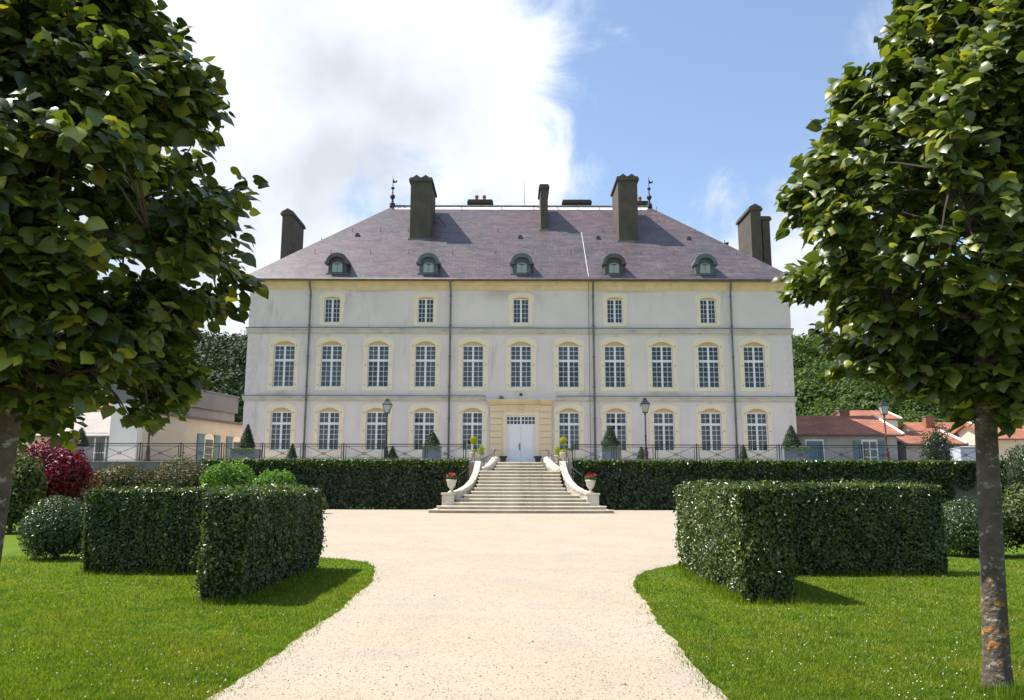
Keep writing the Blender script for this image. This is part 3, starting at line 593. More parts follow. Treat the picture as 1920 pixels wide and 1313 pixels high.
# snow hooks
hk = MB(); hk.tube([(0, 0, 0), (0, -.05, .16), (.03, -.14, .22)], .022, 4); hk.box(-.03, .03, -.04, .0, -.05, .02)
hme = bpy.data.meshes.new('roof_hook'); hme.from_pydata([tuple(v) for v in hk.v], [], hk.f); hme.materials.append(M['terracotta'])
for v, us in ((393, (735, 865, 940, 1000, 1045, 1083, 1123, 1230)), (435, (660, 713, 765, 933, 1013, 1048, 1130, 1302)), (476, (590, 620, 694, 766, 848, 929, 998, 1070, 1137, 1201, 1262, 1380))):
    for u in us:
        a = P(u, v, 1.)-Vector((0, 0, EYE)); Y = (EZ-SL*EY-EYE)/(a.z-SL); q = Vector((a.x*Y, Y, EYE+a.z*Y)); o = link('roof_hook', hme, q, roof)
for u, v in ((670, 443), (819, 443), (975, 446), (1121, 447), (1291, 448)):
    a = P(u, v, 1.)-Vector((0, 0, EYE)); Y = (EZ-SL*EY-EYE)/(a.z-SL); q = Vector((a.x*Y, Y, EYE+a.z*Y))
    b = MB(); b.prism([(q.x-.17, q.z-.06), (q.x+.17, q.z-.06), (q.x+.14, q.z+.12), (q.x, q.z+.2), (q.x-.14, q.z+.12)], q.y-.12, q.y+.2); b.build('roof_vent', 'dark_slate', roof)
# chimneys
def chimney(x0, x1, y0, y1, zb, zt, m='chimney_render', cap='gable', pots=0, axis='y'):
    b = MB(); b.box(x0, x1, y0, y1, zb, zt); ch = b.build('chimney', m, house, bevel=.03)
    c = MB(); c.box(x0-.12, x1+.12, y0-.12, y1+.12, zt-.28, zt-.12); c.box(x0-.06, x1+.06, y0-.06, y1+.06, zt-.12, zt+.02)
    c.build('chimney_cap', m, ch)
    if cap == 'gable':
        g = MB(); xm = (x0+x1)/2
        for s in (-1, 1):
            cx = xm+s*(x1-x0)*.22; g.prism([(cx-.3, zt+.02), (cx+.3, zt+.02), (cx, zt+.24)], y0-.02, y1+.02)
        g.build('chimney_cowl', 'dark_slate', ch)
    if cap == 'single':
        g = MB(); g.prism([(x0-.05, zt+.02), (x1+.05, zt+.02), ((x0+x1)/2, zt+.28)], y0-.02, y1+.02); g.build('chimney_cowl', 'dark_slate', ch)
    for k in range(pots):
        px = x0+(x1-x0)*((k+1)/(pots+1)); g = MB(); g.lathe([(.13, 0), (.12, .4), (.16, .42), (.15, .55), (.05, .6)], (px, (y0+y1)/2, zt+.02), 10); g.build('chimney_pot', 'terracotta', ch)
    # flashing at the foot
    yb = y0; zz = roof_z(y0)
    if y0 < RYr and x0 > -14 and x1 < 15:
        f = MB(); f.box(x0-.1, x1+.1, y0-.07, y0-.01, zz-.12, zz+.07); f.build('flashing', 'zinc', ch)
    return ch
def roofY(v):
    a = P(960, v, 1.).z-EYE; return (EZ-SL*EY-EYE)/(a-SL)
Y = roofY(450); chimney(P(767, 450, Y).x, P(806, 450, Y).x, Y, Y+3.3, roof_z(Y)-.4, zf(334, Y))
Y = roofY(453); chimney(P(1160, 452, Y).x, P(1197, 452, Y).x, Y, Y+3.3, roof_z(Y)-.4, zf(331, Y))
Y = roofY(432); chimney(P(1013, 432, Y).x, P(1027, 432, Y).x, Y, Y+2.4, roof_z(Y)-.4, zf(346, Y), cap=None)
chimney(P(878, 380, 60.6).x, P(921, 380, 60.6).x, 60.6, 61.9, 21, zf(375, 60.6), cap=None, pots=2)
chimney(P(1056, 380, 60.6).x, P(1106, 380, 60.6).x, 60.6, 61.9, 21, zf(375, 60.6), cap=None)
chimney(P(1190, 380, 60.8).x, P(1213, 380, 60.8).x, 60.8, 62, 21, zf(377, 60.8), cap=None, pots=1)
chimney(P(527, 440, 58).x, P(546, 440, 58).x, 58, 61.4, 13, zf(398, 58), cap='single')
chimney(P(1408, 440, 58).x, P(1428, 440, 58).x, 58, 61.4, 13, zf(387, 58), cap='single')
chimney(P(1427, 440, 59).x+.1, P(1444, 440, 59).x, 59, 61, 12, zf(405, 59), cap=None)
# stay rods
b = MB(); b.tube([P(820, 405, 57.5), (P(835, 420, 57.2).x, 57.2, roof_z(57.2))], .03, 4); b.build('stay_rod', 'iron', roof)
# finials
for x in (XL, XR):
    b = MB(); b.lathe([(.24, 0), (.22, .28), (.12, .34), (.07, .6), (.2, .8), (.2, .92), (.06, 1.1), (.04, 1.45), (.14, 1.52), (.14, 1.62), (.03, 1.7), (.025, 2.35), (.005, 2.6)], (x, RYr, RZr-.05), 10)
    b.prism([(x+.03, RZr+1.95), (x+.3, RZr+2.0), (x+.34, RZr+2.2), (x+.16, RZr+2.08), (x+.03, RZr+2.25)], RYr-.02, RYr+.02); b.build('finial', 'copper_dark', roof)
b = MB(); p = P(983, 388, RYr); b.tube([p, (p.x, RYr, RZr+1.3), (p.x+.02, RYr, RZr+2.6)], [.025, .018, .008], 5); b.build('aerial', 'iron', roof)
for u, v in ((602, 453), (1358, 455)):
    p = P(u, v, 60); b = MB(); b.tube([(p.x, 60, p.z-2.5), (p.x, 60, p.z+.25)], .025, 5); b.prism([(p.x, p.z-.1), (p.x+.3, p.z-.15), (p.x+.34, p.z+.1), (p.x, p.z+.02)], 59.98, 60.02); b.build('weather_vane', 'copper_dark', roof)
# dormers
for i, u in enumerate((632, 803, 978, 1151, 1322)):
    x = P(u, 505, 51.9).x; y0 = 51.95; z0 = roof_z(y0)-.02; m = ('dark_slate', 'lead', 'lead', 'dark_slate', 'lead')[i]
    w2, hs = .62, .72; arc = [(x+w2*math.cos(t), z0+hs+w2*.86*math.sin(t)) for t in np.linspace(0, math.pi, 13)]
    b = MB(); b.prism([(x-w2, z0-.25), (x+w2, z0-.25)]+arc, y0, y0+1.9); dm = b.build('dormer', m, roof if False else house)
    o1 = [(x+(w2+.12)*math.cos(t), z0+hs+.02+(w2+.1)*.9*math.sin(t)) for t in np.linspace(0, math.pi, 15)]; i1 = [(x+(w2-.10)*math.cos(t), z0+hs-.02+(w2-.16)*.9*math.sin(t)) for t in np.linspace(0, math.pi, 15)]
    h = MB(); n = 15
    h.add([(a, y0-.28, c) for a, c in o1]+[(a, y0-.28, c) for a, c in i1]+[(a, y0+1.9, c) for a, c in o1]+[(a, y0+.02, c) for a, c in i1],
          [(k, k+1, k+1+n, k+n) for k in range(n-1)]+[(k+2*n, k+1+2*n, k+1, k) for k in range(n-1)]+[(k+n, k+1+n, k+1+3*n, k+3*n) for k in range(n-1)])
    for s in (-1, 1): h.box(x+s*(w2+.04)-.16, x+s*(w2+.04)+.16, y0-.30, y0+.3, z0+hs-.10, z0+hs+.02)
    h.build('dormer_hood', m, dm, True if False else False)
    s2 = .34; arc = [(x+s2*math.cos(t), z0+.62+s2*.45*math.sin(t)) for t in np.linspace(0, math.pi, 9)]
    f = MB(); f.prism([(x-s2-.06, z0+.0), (x+s2+.06, z0+.0)]+[(x+(s2+.06)*math.cos(t), z0+.62+(s2*.45+.06)*math.sin(t)) for t in np.linspace(0, math.pi, 9)], y0-.03, y0); f.build('dormer_frame', m, dm)
    for s in (-1, 1):
        f = MB(); f.prism([(x+.012*s, z0+.08), (x+s*s2, z0+.08), (x+s*s2, z0+.62), (x+s*s2*.7, z0+.72), (x+.012*s, z0+.77)][::s], y0-.06, y0-.03); f.build('shutter', 'shutter_grey', dm)
    f = MB(); f.box(x-.17, x+.17, y0-.075, y0-.062, z0+.62, z0+.68); f.build('shutter_slot', 'room', dm)
    f = MB(); f.box(x-w2-.12, x+w2+.12, y0-.14, y0, z0-.08, z0-.01); f.build('sill', 'zinc', dm)

# ------------------------------------------------------------------ retaining wall, ivy
SX0, SX1 = -2.25, 3.2
def ivy_wall(x0, x1, label, seed, gaps=()):
    t = thing('ivy_wall', ((x0+x1)/2, TY-.25, 0), label, 'ivy wall')
    b = MB(); b.box(x0, x1, TY-.32, TY-.005, -.1, TZ-.12); b.build('wall', 'dark_stone', t)
    n = int((x1-x0)*2.7*300); x = RNG.uniform(x0, x1, n); z = RNG.uniform(-.02, TZ+.12, n)
    p = np.stack([x, np.zeros(n), z], 1); bul = .14+.16*vnoise(p, 2.2, seed)+.09*vnoise(p, 7, seed+1)
    y = TY-.36-np.abs(RNG.normal(bul, .06, n)); p[:, 1] = y
    keep = np.ones(n, bool)
    for (ga, gb, gz) in gaps: keep &= ~((x > ga) & (x < gb) & (z < gz+.25*np.sin(x*3)))
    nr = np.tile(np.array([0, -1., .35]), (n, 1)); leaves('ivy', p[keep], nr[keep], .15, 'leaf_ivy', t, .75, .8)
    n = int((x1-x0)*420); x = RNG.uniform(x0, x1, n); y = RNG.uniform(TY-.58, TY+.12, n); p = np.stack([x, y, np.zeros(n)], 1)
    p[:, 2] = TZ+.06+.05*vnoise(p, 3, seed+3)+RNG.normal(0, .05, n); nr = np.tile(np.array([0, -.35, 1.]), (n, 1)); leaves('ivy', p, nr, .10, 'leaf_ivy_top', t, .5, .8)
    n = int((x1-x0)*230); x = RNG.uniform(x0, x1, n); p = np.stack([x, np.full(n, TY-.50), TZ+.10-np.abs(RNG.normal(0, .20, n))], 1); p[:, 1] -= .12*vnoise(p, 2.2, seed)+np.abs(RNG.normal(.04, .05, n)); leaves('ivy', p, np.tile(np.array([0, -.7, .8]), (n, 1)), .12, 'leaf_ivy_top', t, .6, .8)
    n = int((x1-x0)*70); x = RNG.uniform(x0, x1, n); p = np.stack([x, TY-.55-np.abs(RNG.normal(0, .18, n)), np.abs(RNG.normal(.05, .07, n))], 1); p = p[vnoise(p*np.array([1, 0, 0]), 1.6, seed+5) > -.05]
    leaves('ground_ivy', p, np.tile(np.array([0, -.5, 1.]), (len(p), 1)), .10, 'leaf_ivy_top', t, .6, .8)
    return t
ivy_wall(-16.9, SX0-.1, 'dark ivy-covered retaining wall left of the stone stairs', 11)
ivy_wall(SX1+.1, 36, 'dark ivy-covered retaining wall right of the stone stairs, running behind the right hedge', 21, gaps=((24.0, 26.0, 1.35),))
rw = thing('retaining_wall', (-30, TY-.2, 0), 'low grey stone retaining wall behind the red shrub', 'wall')
for k in range(3):
    x = -17.; j = 0
    while x > -45:
        wd = random.uniform(.7, 1.5); b = MB(); b.box(x-wd+.015, x, TY-.3-random.uniform(0, .03), TY-.005, k*.85-.1 if k == 0 else k*.85+.012, (k+1)*.85); b.build('stone', 'dark_stone', rw, bevel=.02); x -= wd

# ------------------------------------------------------------------ stairs
CXS = .52
st = thing('stone_staircase', (CXS, 41.4, 0), 'wide flared stone staircase rising to the white front door', 'staircase')
lower = [(803,1153),(820,1138),(838,1120),(855,1102),(871,1085),(885,1071),(891,1060),(895,1055),(897.5,1052.5),(898.5,1051.5),(899.5,1050.5),(900,1050)]
y = 38.8; rise = 2.07/12; tread = .30
for k, (ua, ub) in enumerate(lower):
    z0, z1 = rise*k, rise*(k+1); vv = 961-k*6.6
    xa, xb = P(ua, vv, y).x, P(ub, vv, y).x; bow = .30*max(0, 1-k/6); n = 14
    def front(off, xa=xa, xb=xb, y=y, bow=bow):
        return [(xa-off+(xb-xa+2*off)*i/n, y-off+bow*abs(2*i/n-1)**3.2) for i in range(n+1)]
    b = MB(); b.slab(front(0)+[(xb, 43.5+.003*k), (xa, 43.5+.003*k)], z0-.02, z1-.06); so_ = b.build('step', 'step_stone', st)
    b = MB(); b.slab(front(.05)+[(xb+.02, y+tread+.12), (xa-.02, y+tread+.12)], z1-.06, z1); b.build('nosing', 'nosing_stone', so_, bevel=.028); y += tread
yl = y; b = MB(); b.box(CXS-2.25, CXS+2.25, yl-.15, 43.9, 1.9, 2.075); b.build('landing', 'step_stone', st)
for k, (ua, ub) in enumerate(((928,1023),(931,1019),(934,1016))):
    yy = 43.15+.3*k; zt = 2.075+.16*(k+1); xa, xb = P(ua, 878-4*k, yy).x, P(ub, 878-4*k, yy).x
    b = MB(); b.box(xa, xb, yy, 44.3, 2.05+.16*k, zt-.055); so_ = b.build('step', 'step_stone', st); b = MB(); b.box(xa-.02, xb+.02, yy-.05, 44.302+.002*k, zt-.055, zt); b.build('nosing', 'nosing_stone', so_, bevel=.026)
b = MB(); b.box(SX0-.1, SX1+.1, 43.96, 44.02, -.05, TZ-.02); b.build('side_wall', 'white_stone', st)
for s, us in ((-1, [(846,40.0),(862,40.25),(876,40.7),(886,41.3),(892,42.0),(895.5,42.7),(897,43.4)]), (1, [(1107,40.0),(1092,40.25),(1078,40.7),(1068,41.3),(1061,42.0),(1057,42.7),(1055,43.4)])):
    pts = [(P(u, 925-(Y-40)*17, Y).x, Y) for u, Y in us]
    # dense curve
    den = []
    for i in range(len(pts)-1):
        for t in np.linspace(0, 1, 5)[:-1]: den.append((pts[i][0]*(1-t)+pts[i+1][0]*t, pts[i][1]*(1-t)+pts[i+1][1]*t))
    den.append(pts[-1]); m = len(den)
    top = [1.0+1.62*((Y-40)/3.4)**1.05 for _, Y in den]; th = .12
    b = MB(); vs = []
    for i, (x, Y) in enumerate(den): vs += [(x-th, Y, 0.), (x+th, Y, 0.), (x+th, Y, top[i]-.14), (x-th, Y, top[i]-.14)]
    fs = [(4*i+j, 4*i+(j+1)%4, 4*i+4+(j+1)%4, 4*i+4+j) for i in range(m-1) for j in range(4)]+[(3, 2, 1, 0), (4*m-4, 4*m-3, 4*m-2, 4*m-1)]
    b.add(vs, fs); b.build('side_wall', 'white_stone', st)
    for i in range(0, m-2, 2):
        (xa, ya), (xb, yb) = den[i], den[i+2]; za, zb = top[i], top[i+2]; c = MB(); t2 = th+.05
        gx, gy = (xb-xa)*.04, (yb-ya)*.04
        vs = []
        for (x, Y, z) in ((xa+gx, ya+gy, za), (xb-gx, yb-gy, zb)): vs += [(x-t2, Y, z-.14), (x+t2, Y, z-.14), (x+t2, Y, z), (x-t2, Y, z)]
        c.add(vs, [(0, 1, 5, 4), (1, 2, 6, 5), (2, 3, 7, 6), (3, 0, 4, 7), (3, 2, 1, 0), (4, 5, 6, 7)]); c.build('coping_stone', 'white_stone', st, bevel=.015)
    x = den[0][0]+.1*s; b = MB(); b.box(x-.30, x+.30, 39.55, 40.15, -.02, .86); b.box(x-.35, x+.35, 39.5, 40.2, .86, .96); b.box(x-.34, x+.34, 39.51, 40.19, -.02, .2); b.build('pedestal', 'white_stone', st, bevel=.02)
    # scrolled upper wall
    xu = P(922 if s < 0 else 1034, 870, 43.6).x; b = MB(); vs = []; path = []
    for t in np.linspace(0, 1, 10): path.append((xu+s*(.55-.75*t**.7), 42.85+1.35*t, 2.2+.62*t-.06*math.sin(t*3.1)))
    for (x, Y, z) in path: vs += [(x-.17, Y, 1.9), (x+.17, Y, 1.9), (x+.19, Y, z), (x, Y, z+.07), (x-.19, Y, z)]
    mm = len(path); b.add(vs, [(5*i+j, 5*i+(j+1)%5, 5*i+5+(j+1)%5, 5*i+5+j) for i in range(mm-1) for j in range(5)]+[(4, 3, 2, 1, 0), tuple(5*mm-5+j for j in range(5))]); b.build('scroll_wall', 'white_stone', st, True)
    # hand rails
    h = MB(); h.tube([(x, Y, z+.45+.05*math.sin(i*.7)) for i, (x, Y, z) in enumerate(path)]+[(path[-1][0], path[-1][1]+.05, path[-1][2]+.42)], .022, 6)
    for i in (1, 8): x, Y, z = path[i]; h.tube([(x, Y, z), (x, Y, z+.5)], .018, 5)
    h.build('handrail', 'iron', st)
    h = MB(); sel = den[6::3]; sz = top[6::3]
    h.tube([(x+s*.22, Y, z+.62) for (x, Y), z in zip(sel, sz)], .02, 6)
    for (x, Y), z in list(zip(sel, sz))[::2]: h.tube([(x+s*.22, Y, z-.3), (x+s*.22, Y, z+.62)], .018, 5)
    h.build('handrail', 'iron', st)

# ------------------------------------------------------------------ plants helpers
def ball_pts(n, c, r, seed, low=-.9, shell=(.86, 1.03), amp=.06, freq=3.):
    d = unit(RNG.normal(0, 1, (int(n*1.6), 3))); d = d[d[:, 2] > low][:n]
    k = RNG.uniform(*shell, len(d))*(1+amp*vnoise(d, freq, seed)+amp*.5*vnoise(d, freq*2.7, seed+1))
    nr = unit(d/np.array(r)); return np.array(c)+d*np.array(r)*k[:, None], nr
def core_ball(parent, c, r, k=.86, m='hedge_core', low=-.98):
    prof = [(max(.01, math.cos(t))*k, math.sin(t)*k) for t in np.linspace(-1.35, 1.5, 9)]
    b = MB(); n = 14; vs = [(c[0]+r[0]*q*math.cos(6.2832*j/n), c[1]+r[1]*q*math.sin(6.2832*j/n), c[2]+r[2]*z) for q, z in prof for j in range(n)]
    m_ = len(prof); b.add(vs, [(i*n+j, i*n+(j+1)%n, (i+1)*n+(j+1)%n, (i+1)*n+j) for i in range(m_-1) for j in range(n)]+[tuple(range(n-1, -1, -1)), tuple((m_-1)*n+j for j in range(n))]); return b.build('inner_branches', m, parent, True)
def shrub(name, label, cat, c, r, m, size, n, seed, amp=.1, lobes=0, shell=(.72, 1.05), low=-.85):
    t = thing(name, (c[0], c[1], 0.), label, cat); P_, N_ = [], []
    cs = [(c, r)]
    rr = random.Random(seed)
    for k in range(lobes):
        a = rr.uniform(0, 6.28); q = rr.uniform(.42, .78); cs.append(((c[0]+r[0]*q*math.cos(a), c[1]+r[1]*q*math.sin(a), c[2]+r[2]*rr.uniform(-.1, .45)), tuple(x*rr.uniform(.42, .58) for x in r)))
    for i, (cc, rr_) in enumerate(cs):
        p, nr = ball_pts(n//len(cs) if i else n//2 if lobes else n, cc, rr_, seed+i, low, shell, amp); p = p[:]; P_.append(p); N_.append(nr)
    p, nr = np.concatenate(P_), np.concatenate(N_); k_ = RNG.uniform(0, 1, len(p)) > .93; p = p+nr*(k_*RNG.uniform(0, .16, len(p))*min(r))[:, None]; k = p[:, 2] > .01
    leaves('foliage', p[k], nr[k], size, m, t, .6, .55); core_ball(t, c, r, .74)
    b = MB(); b.tube([(c[0], c[1], -.05), (c[0]+.03, c[1], max(.1, c[2]*.9))], [.07, .04], 7); b.build('stem', 'trunk_bark', t); return t
def box_hedge(label, arms, hgt, seed, dens=2700, size=.062):
    """clipped hedge made of straight arms (x0,x1,y0,y1) that form one L"""
    cx = sum(a[0]+a[1] for a in arms)/2/len(arms); cy = sum(a[2]+a[3] for a in arms)/2/len(arms)
    t = thing('clipped_hedge', (cx, cy, 0), label, 'hedge', 'clipped L-shaped hedges either side of the path'); Ps, Ns = [], []
    inside = lambda p, g, skip: np.any([(p[:, 0] > a[0]+g) & (p[:, 0] < a[1]-g) & (p[:, 1] > a[2]+g) & (p[:, 1] < a[3]-g) for j, a in enumerate(arms) if j != skip] or [np.zeros(len(p), bool)], axis=0)
    for j, (x0, x1, y0, y1) in enumerate(arms):
        for nx, ny, nz, ar in ((-1,0,0,(y1-y0)*hgt),(1,0,0,(y1-y0)*hgt),(0,-1,0,(x1-x0)*hgt),(0,1,0,(x1-x0)*hgt),(0,0,1,(x1-x0)*(y1-y0))):
            n = int(ar*dens*(1 if (nz or ny < 1) else .5)); p = np.stack([RNG.uniform(x0, x1, n), RNG.uniform(y0, y1, n), RNG.uniform(0.02, 1, n)**.92*hgt], 1)
            if nx: p[:, 0] = x0 if nx < 0 else x1
            if ny: p[:, 1] = y0 if ny < 0 else y1
            if nz: p[:, 2] = hgt
            d = np.array([nx, ny, nz], float); off = -np.abs(RNG.normal(0, .035, n))+.055*vnoise(p, 1.7, seed+j)+.04*vnoise(p, 5, seed+7)+.02*vnoise(p, 13, seed+8)+RNG.uniform(.02, .09, n)*(RNG.uniform(0, 1, n) > .955)
            # sides draw in towards the ground, edges are rounded
            if not nz: off -= .10*np.clip(1-p[:, 2]/.45, 0, 1)**1.5
            p = p+d*off[:, None]; m2 = .12
            # rounded vertical corners and top edges
            rc = .17; qx = np.clip(p[:, 0], x0+rc, x1-rc); qy = np.clip(p[:, 1], y0+rc, y1-rc); qz = np.minimum(p[:, 2], hgt-.10); v_ = p-np.stack([qx, qy, qz], 1)
            m_ = np.abs(v_).max(1); l_ = np.linalg.norm(v_, axis=1)+1e-6; p = p-v_+v_*(m_/l_)[:, None]
            k = ~inside(p, .03, j); Ps.append(p[k]); Ns.append(np.tile(d+np.array([0, 0, .35*(1-nz)]), (k.sum(), 1)))
    P_, N_ = np.concatenate(Ps), np.concatenate(Ns)
    # round the vertical and top corners of the outline
    leaves('foliage', P_, N_, size, 'leaf_hedge', t, .6, .52, .1)
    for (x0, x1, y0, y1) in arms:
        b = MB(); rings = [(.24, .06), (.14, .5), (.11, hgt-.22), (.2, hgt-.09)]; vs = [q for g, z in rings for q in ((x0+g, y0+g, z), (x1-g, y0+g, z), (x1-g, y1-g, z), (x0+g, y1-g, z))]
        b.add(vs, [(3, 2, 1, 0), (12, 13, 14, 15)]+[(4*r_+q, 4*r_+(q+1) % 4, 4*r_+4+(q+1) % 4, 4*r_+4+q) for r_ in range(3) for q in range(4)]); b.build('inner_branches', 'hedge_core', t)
    st_ = MB()
    for (x0, x1, y0, y1) in arms:
        L_ = max(x1-x0, y1-y0); n = int(L_/.22)
        for k in range(n):
            u = (k+.5)/n; x = x0+(x1-x0)*(u if x1-x0 > y1-y0 else random.uniform(.25, .75)); yy = y0+(y1-y0)*(u if y1-y0 >= x1-x0 else random.uniform(.25, .75))
            st_.tube([(x, yy, -.03), (x+random.uniform(-.06, .06), yy+random.uniform(-.06, .06), .45)], [.022, .015], 5)
    st_.build('stems', 'trunk_bark', t)['kind'] = 'stuff'
    return t
box_hedge('clipped L-shaped green hedge to the right of the gravel path', [(3.02, 3.78, 10.75, 14.9), (3.6, 7.5, 13.85, 14.65)], 1.53, 31)
box_hedge('clipped L-shaped green hedge to the left of the gravel path', [(-4.10, -3.47, 10.55, 14.8), (-7.35, -3.9, 13.75, 14.55)], 1.43, 41)
p = G(75, 1056); shrub('round_bush', 'dark rounded bush left of the left hedge', 'bush', (p.x, p.y+.55, .58), (.68, .66, .64), 'leaf_bush', .055, 9000, 51, .05)
p = G(1855, 1046); shrub('round_bush', 'dark rounded bush behind the right tree trunk', 'bush', (p.x, p.y+.6, .55), (.80, .72, .66), 'leaf_bush', .055, 9000, 52, .06)
p = P(1912, 930, 17.5); shrub('conifer_bush', 'pale green feathery bush at the right edge of the picture', 'bush', (p.x+.35, 17.5, .75), (1.0, .8, .78), 'leaf_olive', .09, 5000, 53, .16, 5)
def px_shrub(name, label, cat, u0, u1, vt, Y, m, size, n, seed, lobes=8, amp=.22, fat=1.):
    a, b = P(u0, vt, Y), P(u1, vt, Y); h = a.z; rx = (b.x-a.x)/2
    return shrub(name, label, cat, ((a.x+b.x)/2, Y, h*.5), (rx, rx*.8*fat, h*.52), m, size, n, seed, amp, lobes)
px_shrub('red_shrub', 'deep red leaved shrub in front of the far left railing', 'shrub', 30, 178, 832, 30, 'leaf_red', .15, 9000, 61)
px_shrub('leafy_shrub', 'yellow-green leafy shrub below the red shrub', 'shrub', -20, 86, 858, 24, 'leaf_olive', .13, 8000, 62)
px_shrub('leafy_shrub', 'large dark green shrub at the left edge behind the trunk', 'shrub', -110, 30, 838, 25.5, 'leaf_bush', .13, 7000, 63)
px_shrub('brown_shrub', 'reddish-brown shrub right beside the red shrub', 'shrub', 172, 296, 876, 38, 'leaf_brown', .13, 6000, 64)
px_shrub('brown_shrub', 'taller green-brown shrub at the left end of the ivy wall', 'shrub', 282, 410, 862, 39, 'leaf_brown', .12, 7000, 65)
px_shrub('bright_shrub', 'bright green dome shrub behind the left hedge', 'shrub', 391, 482, 868, 27, 'leaf_bright', .10, 7000, 66)
px_shrub('bright_shrub', 'smaller bright green shrub behind the left hedge, nearer the stairs', 'shrub', 474, 549, 883, 26, 'leaf_bright', .10, 6000, 67)
px_shrub('grassy_shrub', 'small yellow-green tuft peeping from behind the left hedge', 'shrub', 560, 616, 930, 38, 'leaf_olive', .12, 2500, 68, 2)
px_shrub('tall_shrub', 'dark leafy shrub behind the right railing near the right tree', 'shrub', 1722, 1785, 790, 47, 'leaf_ivy', .12, 5000, 69)
px_shrub('tall_shrub', 'big dark green shrub behind the right tree trunk', 'shrub', 1868, 2010, 826, 41, 'leaf_ivy', .12, 8000, 70)

# ------------------------------------------------------------------ railings
RY = TY+.25
def railing(us, label):
    xs = [P(u, 850, RY).x for u in us]; z1 = P(960, 833, RY).z; z0 = TZ
    t = thing('iron_railing', ((xs[0]+xs[-1])/2, RY, z0), label, 'railing', 'iron railings along the terrace edge')
    b = MB(); b.box(xs[0], xs[-1], RY-.025, RY+.025, z1-.05, z1); b.build('top_rail', 'iron', t)
    for x in xs: b = MB(); b.box(x-.027, x+.027, RY-.027, RY+.027, z0-.02, z1+.055); b.build('post', 'iron', t)
    for xa, xb in zip(xs[:-1], xs[1:]):
        a, c = xa+.13, xb-.13; f = MB(); zt, zb = z1-.13, z0+.06
        f.box(a, c, RY-.016, RY+.016, zt-.032, zt); f.box(a, c, RY-.016, RY+.016, zb, zb+.032)
        for x in (a, c): f.box(x-.017, x+.017, RY-.017, RY+.017, zb, z1-.051)
        for x, q in ((xa, a), (xb, c)):
            for z in (zt-.03, zb+.03): f.box(min(x, q), max(x, q), RY-.012, RY+.012, z-.015, z+.015)
        pn = f.build('panel_frame', 'iron', t)
        for s in (0, 1):
            d = MB(); d.tube([(a, RY+.004*s, zb if s else zt), (c, RY+.004*s, zt if s else zb)], .014, 5); d.build('diagonal_bar', 'iron', pn)
        d = MB(); cx, cz = (a+c)/2, (zt+zb)/2; d.tube([(cx+.085*math.cos(q), RY, cz+.085*math.sin(q)) for q in np.linspace(0, 6.2832, 13)], .014, 5); d.build('ring', 'iron', pn)
    return t
railing([874-76.4*k for k in range(11)][::-1], 'black iron railing with crossed bars left of the stairs')
railing([1074+77.6*k for k in range(11)], 'black iron railing with crossed bars right of the stairs')

# ------------------------------------------------------------------ planters and topiary
def cone_foliage(c, r, h, n, m, size, parent, seed):
    t = RNG.uniform(0, 1, n)**1.4; a = RNG.uniform(0, 6.283, n); rad = r*np.clip((1-t)**.85*np.minimum(1, .55+t*5), 0, 1)
    d = np.stack([np.cos(a), np.sin(a), np.full(n, .4)], 1); p = np.array(c)+np.stack([rad*np.cos(a), rad*np.sin(a), h*t], 1); p += d*(RNG.normal(0, .03, n)+.04*r*vnoise(p, 6, seed))[:, None]
    leaves('foliage', p, d, size, m, parent, .6, .5, -.3)
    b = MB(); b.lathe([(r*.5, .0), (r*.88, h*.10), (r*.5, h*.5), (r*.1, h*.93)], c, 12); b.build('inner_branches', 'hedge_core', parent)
def planter(u, label, Y=46.2, w=.95, hb=.88, vt=800, r=.58, m='planter_grey', plant=True, trail=False):
    p = P(u, 850, Y); t = thing('planter', (p.x, Y, TZ), label, 'planter', 'planter boxes on the terrace'); x = p.x; z = TZ
    b = MB(); b.box(x-w/2, x+w/2, Y-w/2, Y+w/2, z, z+hb); bo = b.build('box', m, t, bevel=.015)
    b = MB()
    for s in (-1, 1): b.box(x+s*(w/2-.05)-.06, x+s*(w/2-.05)+.06, Y-w/2-.02, Y-w/2, z+.02, z+hb-.07)
    b.box(x-w/2-.022, x+w/2+.022, Y-w/2-.022, Y+w/2+.022, z+hb-.07, z+hb+.004); b.build('box_rim', m, bo)
    b = MB(); b.box(x-w/2+.05, x+w/2-.05, Y-w/2+.05, Y+w/2-.05, z+hb+.004, z+hb+.02); b.build('soil', 'soil', bo)
    if plant:
        h = P(u, vt, Y).z-z-hb; b = MB(); b.tube([(x, Y, z+hb-.05), (x, Y, z+hb+.4)], .04, 6); b.build('stem', 'trunk_bark', t)
        cone_foliage((x, Y, z+hb+.03), r, h-.03, 2600, 'leaf_yew', .07, t, int(u))
    if trail:
        n = 260; pp = np.stack([x+RNG.uniform(-w/2-.05, w/2+.05, n), Y-w/2-.03-np.abs(RNG.normal(0, .05, n)), z+hb-np.abs(RNG.normal(0, .16, n))*(1+vnoise(np.linspace(0, 1, n)[:, None]*np.ones(3), 9, int(u)))+.05], 1); leaves('trailing_plant', pp, np.tile(np.array([0, -1, .5]), (n, 1)), .065, 'leaf_bright', t, .6, .6)
planter(463, 'grey planter box with dark cone topiary by the left corner of the house', 45.8, 1.35, .75, 797, .48, trail=True)
planter(811, 'grey planter box with cone topiary just left of the stairs', 46.6, 1.0, .95, 810, .5, trail=True)
planter(1145, 'grey planter box with tall cone topiary just right of the stairs', 46.6, 1.1, .95, 798, .58, trail=True)
planter(1486, 'grey planter box with cone topiary at the right corner of the house', 46.0, 1.4, .92, 797, .58, trail=True)
planter(1813, 'pale square planter box on the terrace near the right tree', 46.0, 1.55, .95, 800, .5, 'planter_pale', False)
planter(150, 'planter with cone topiary behind the red shrub', 46.0, 1.0, .85, 805, .48)
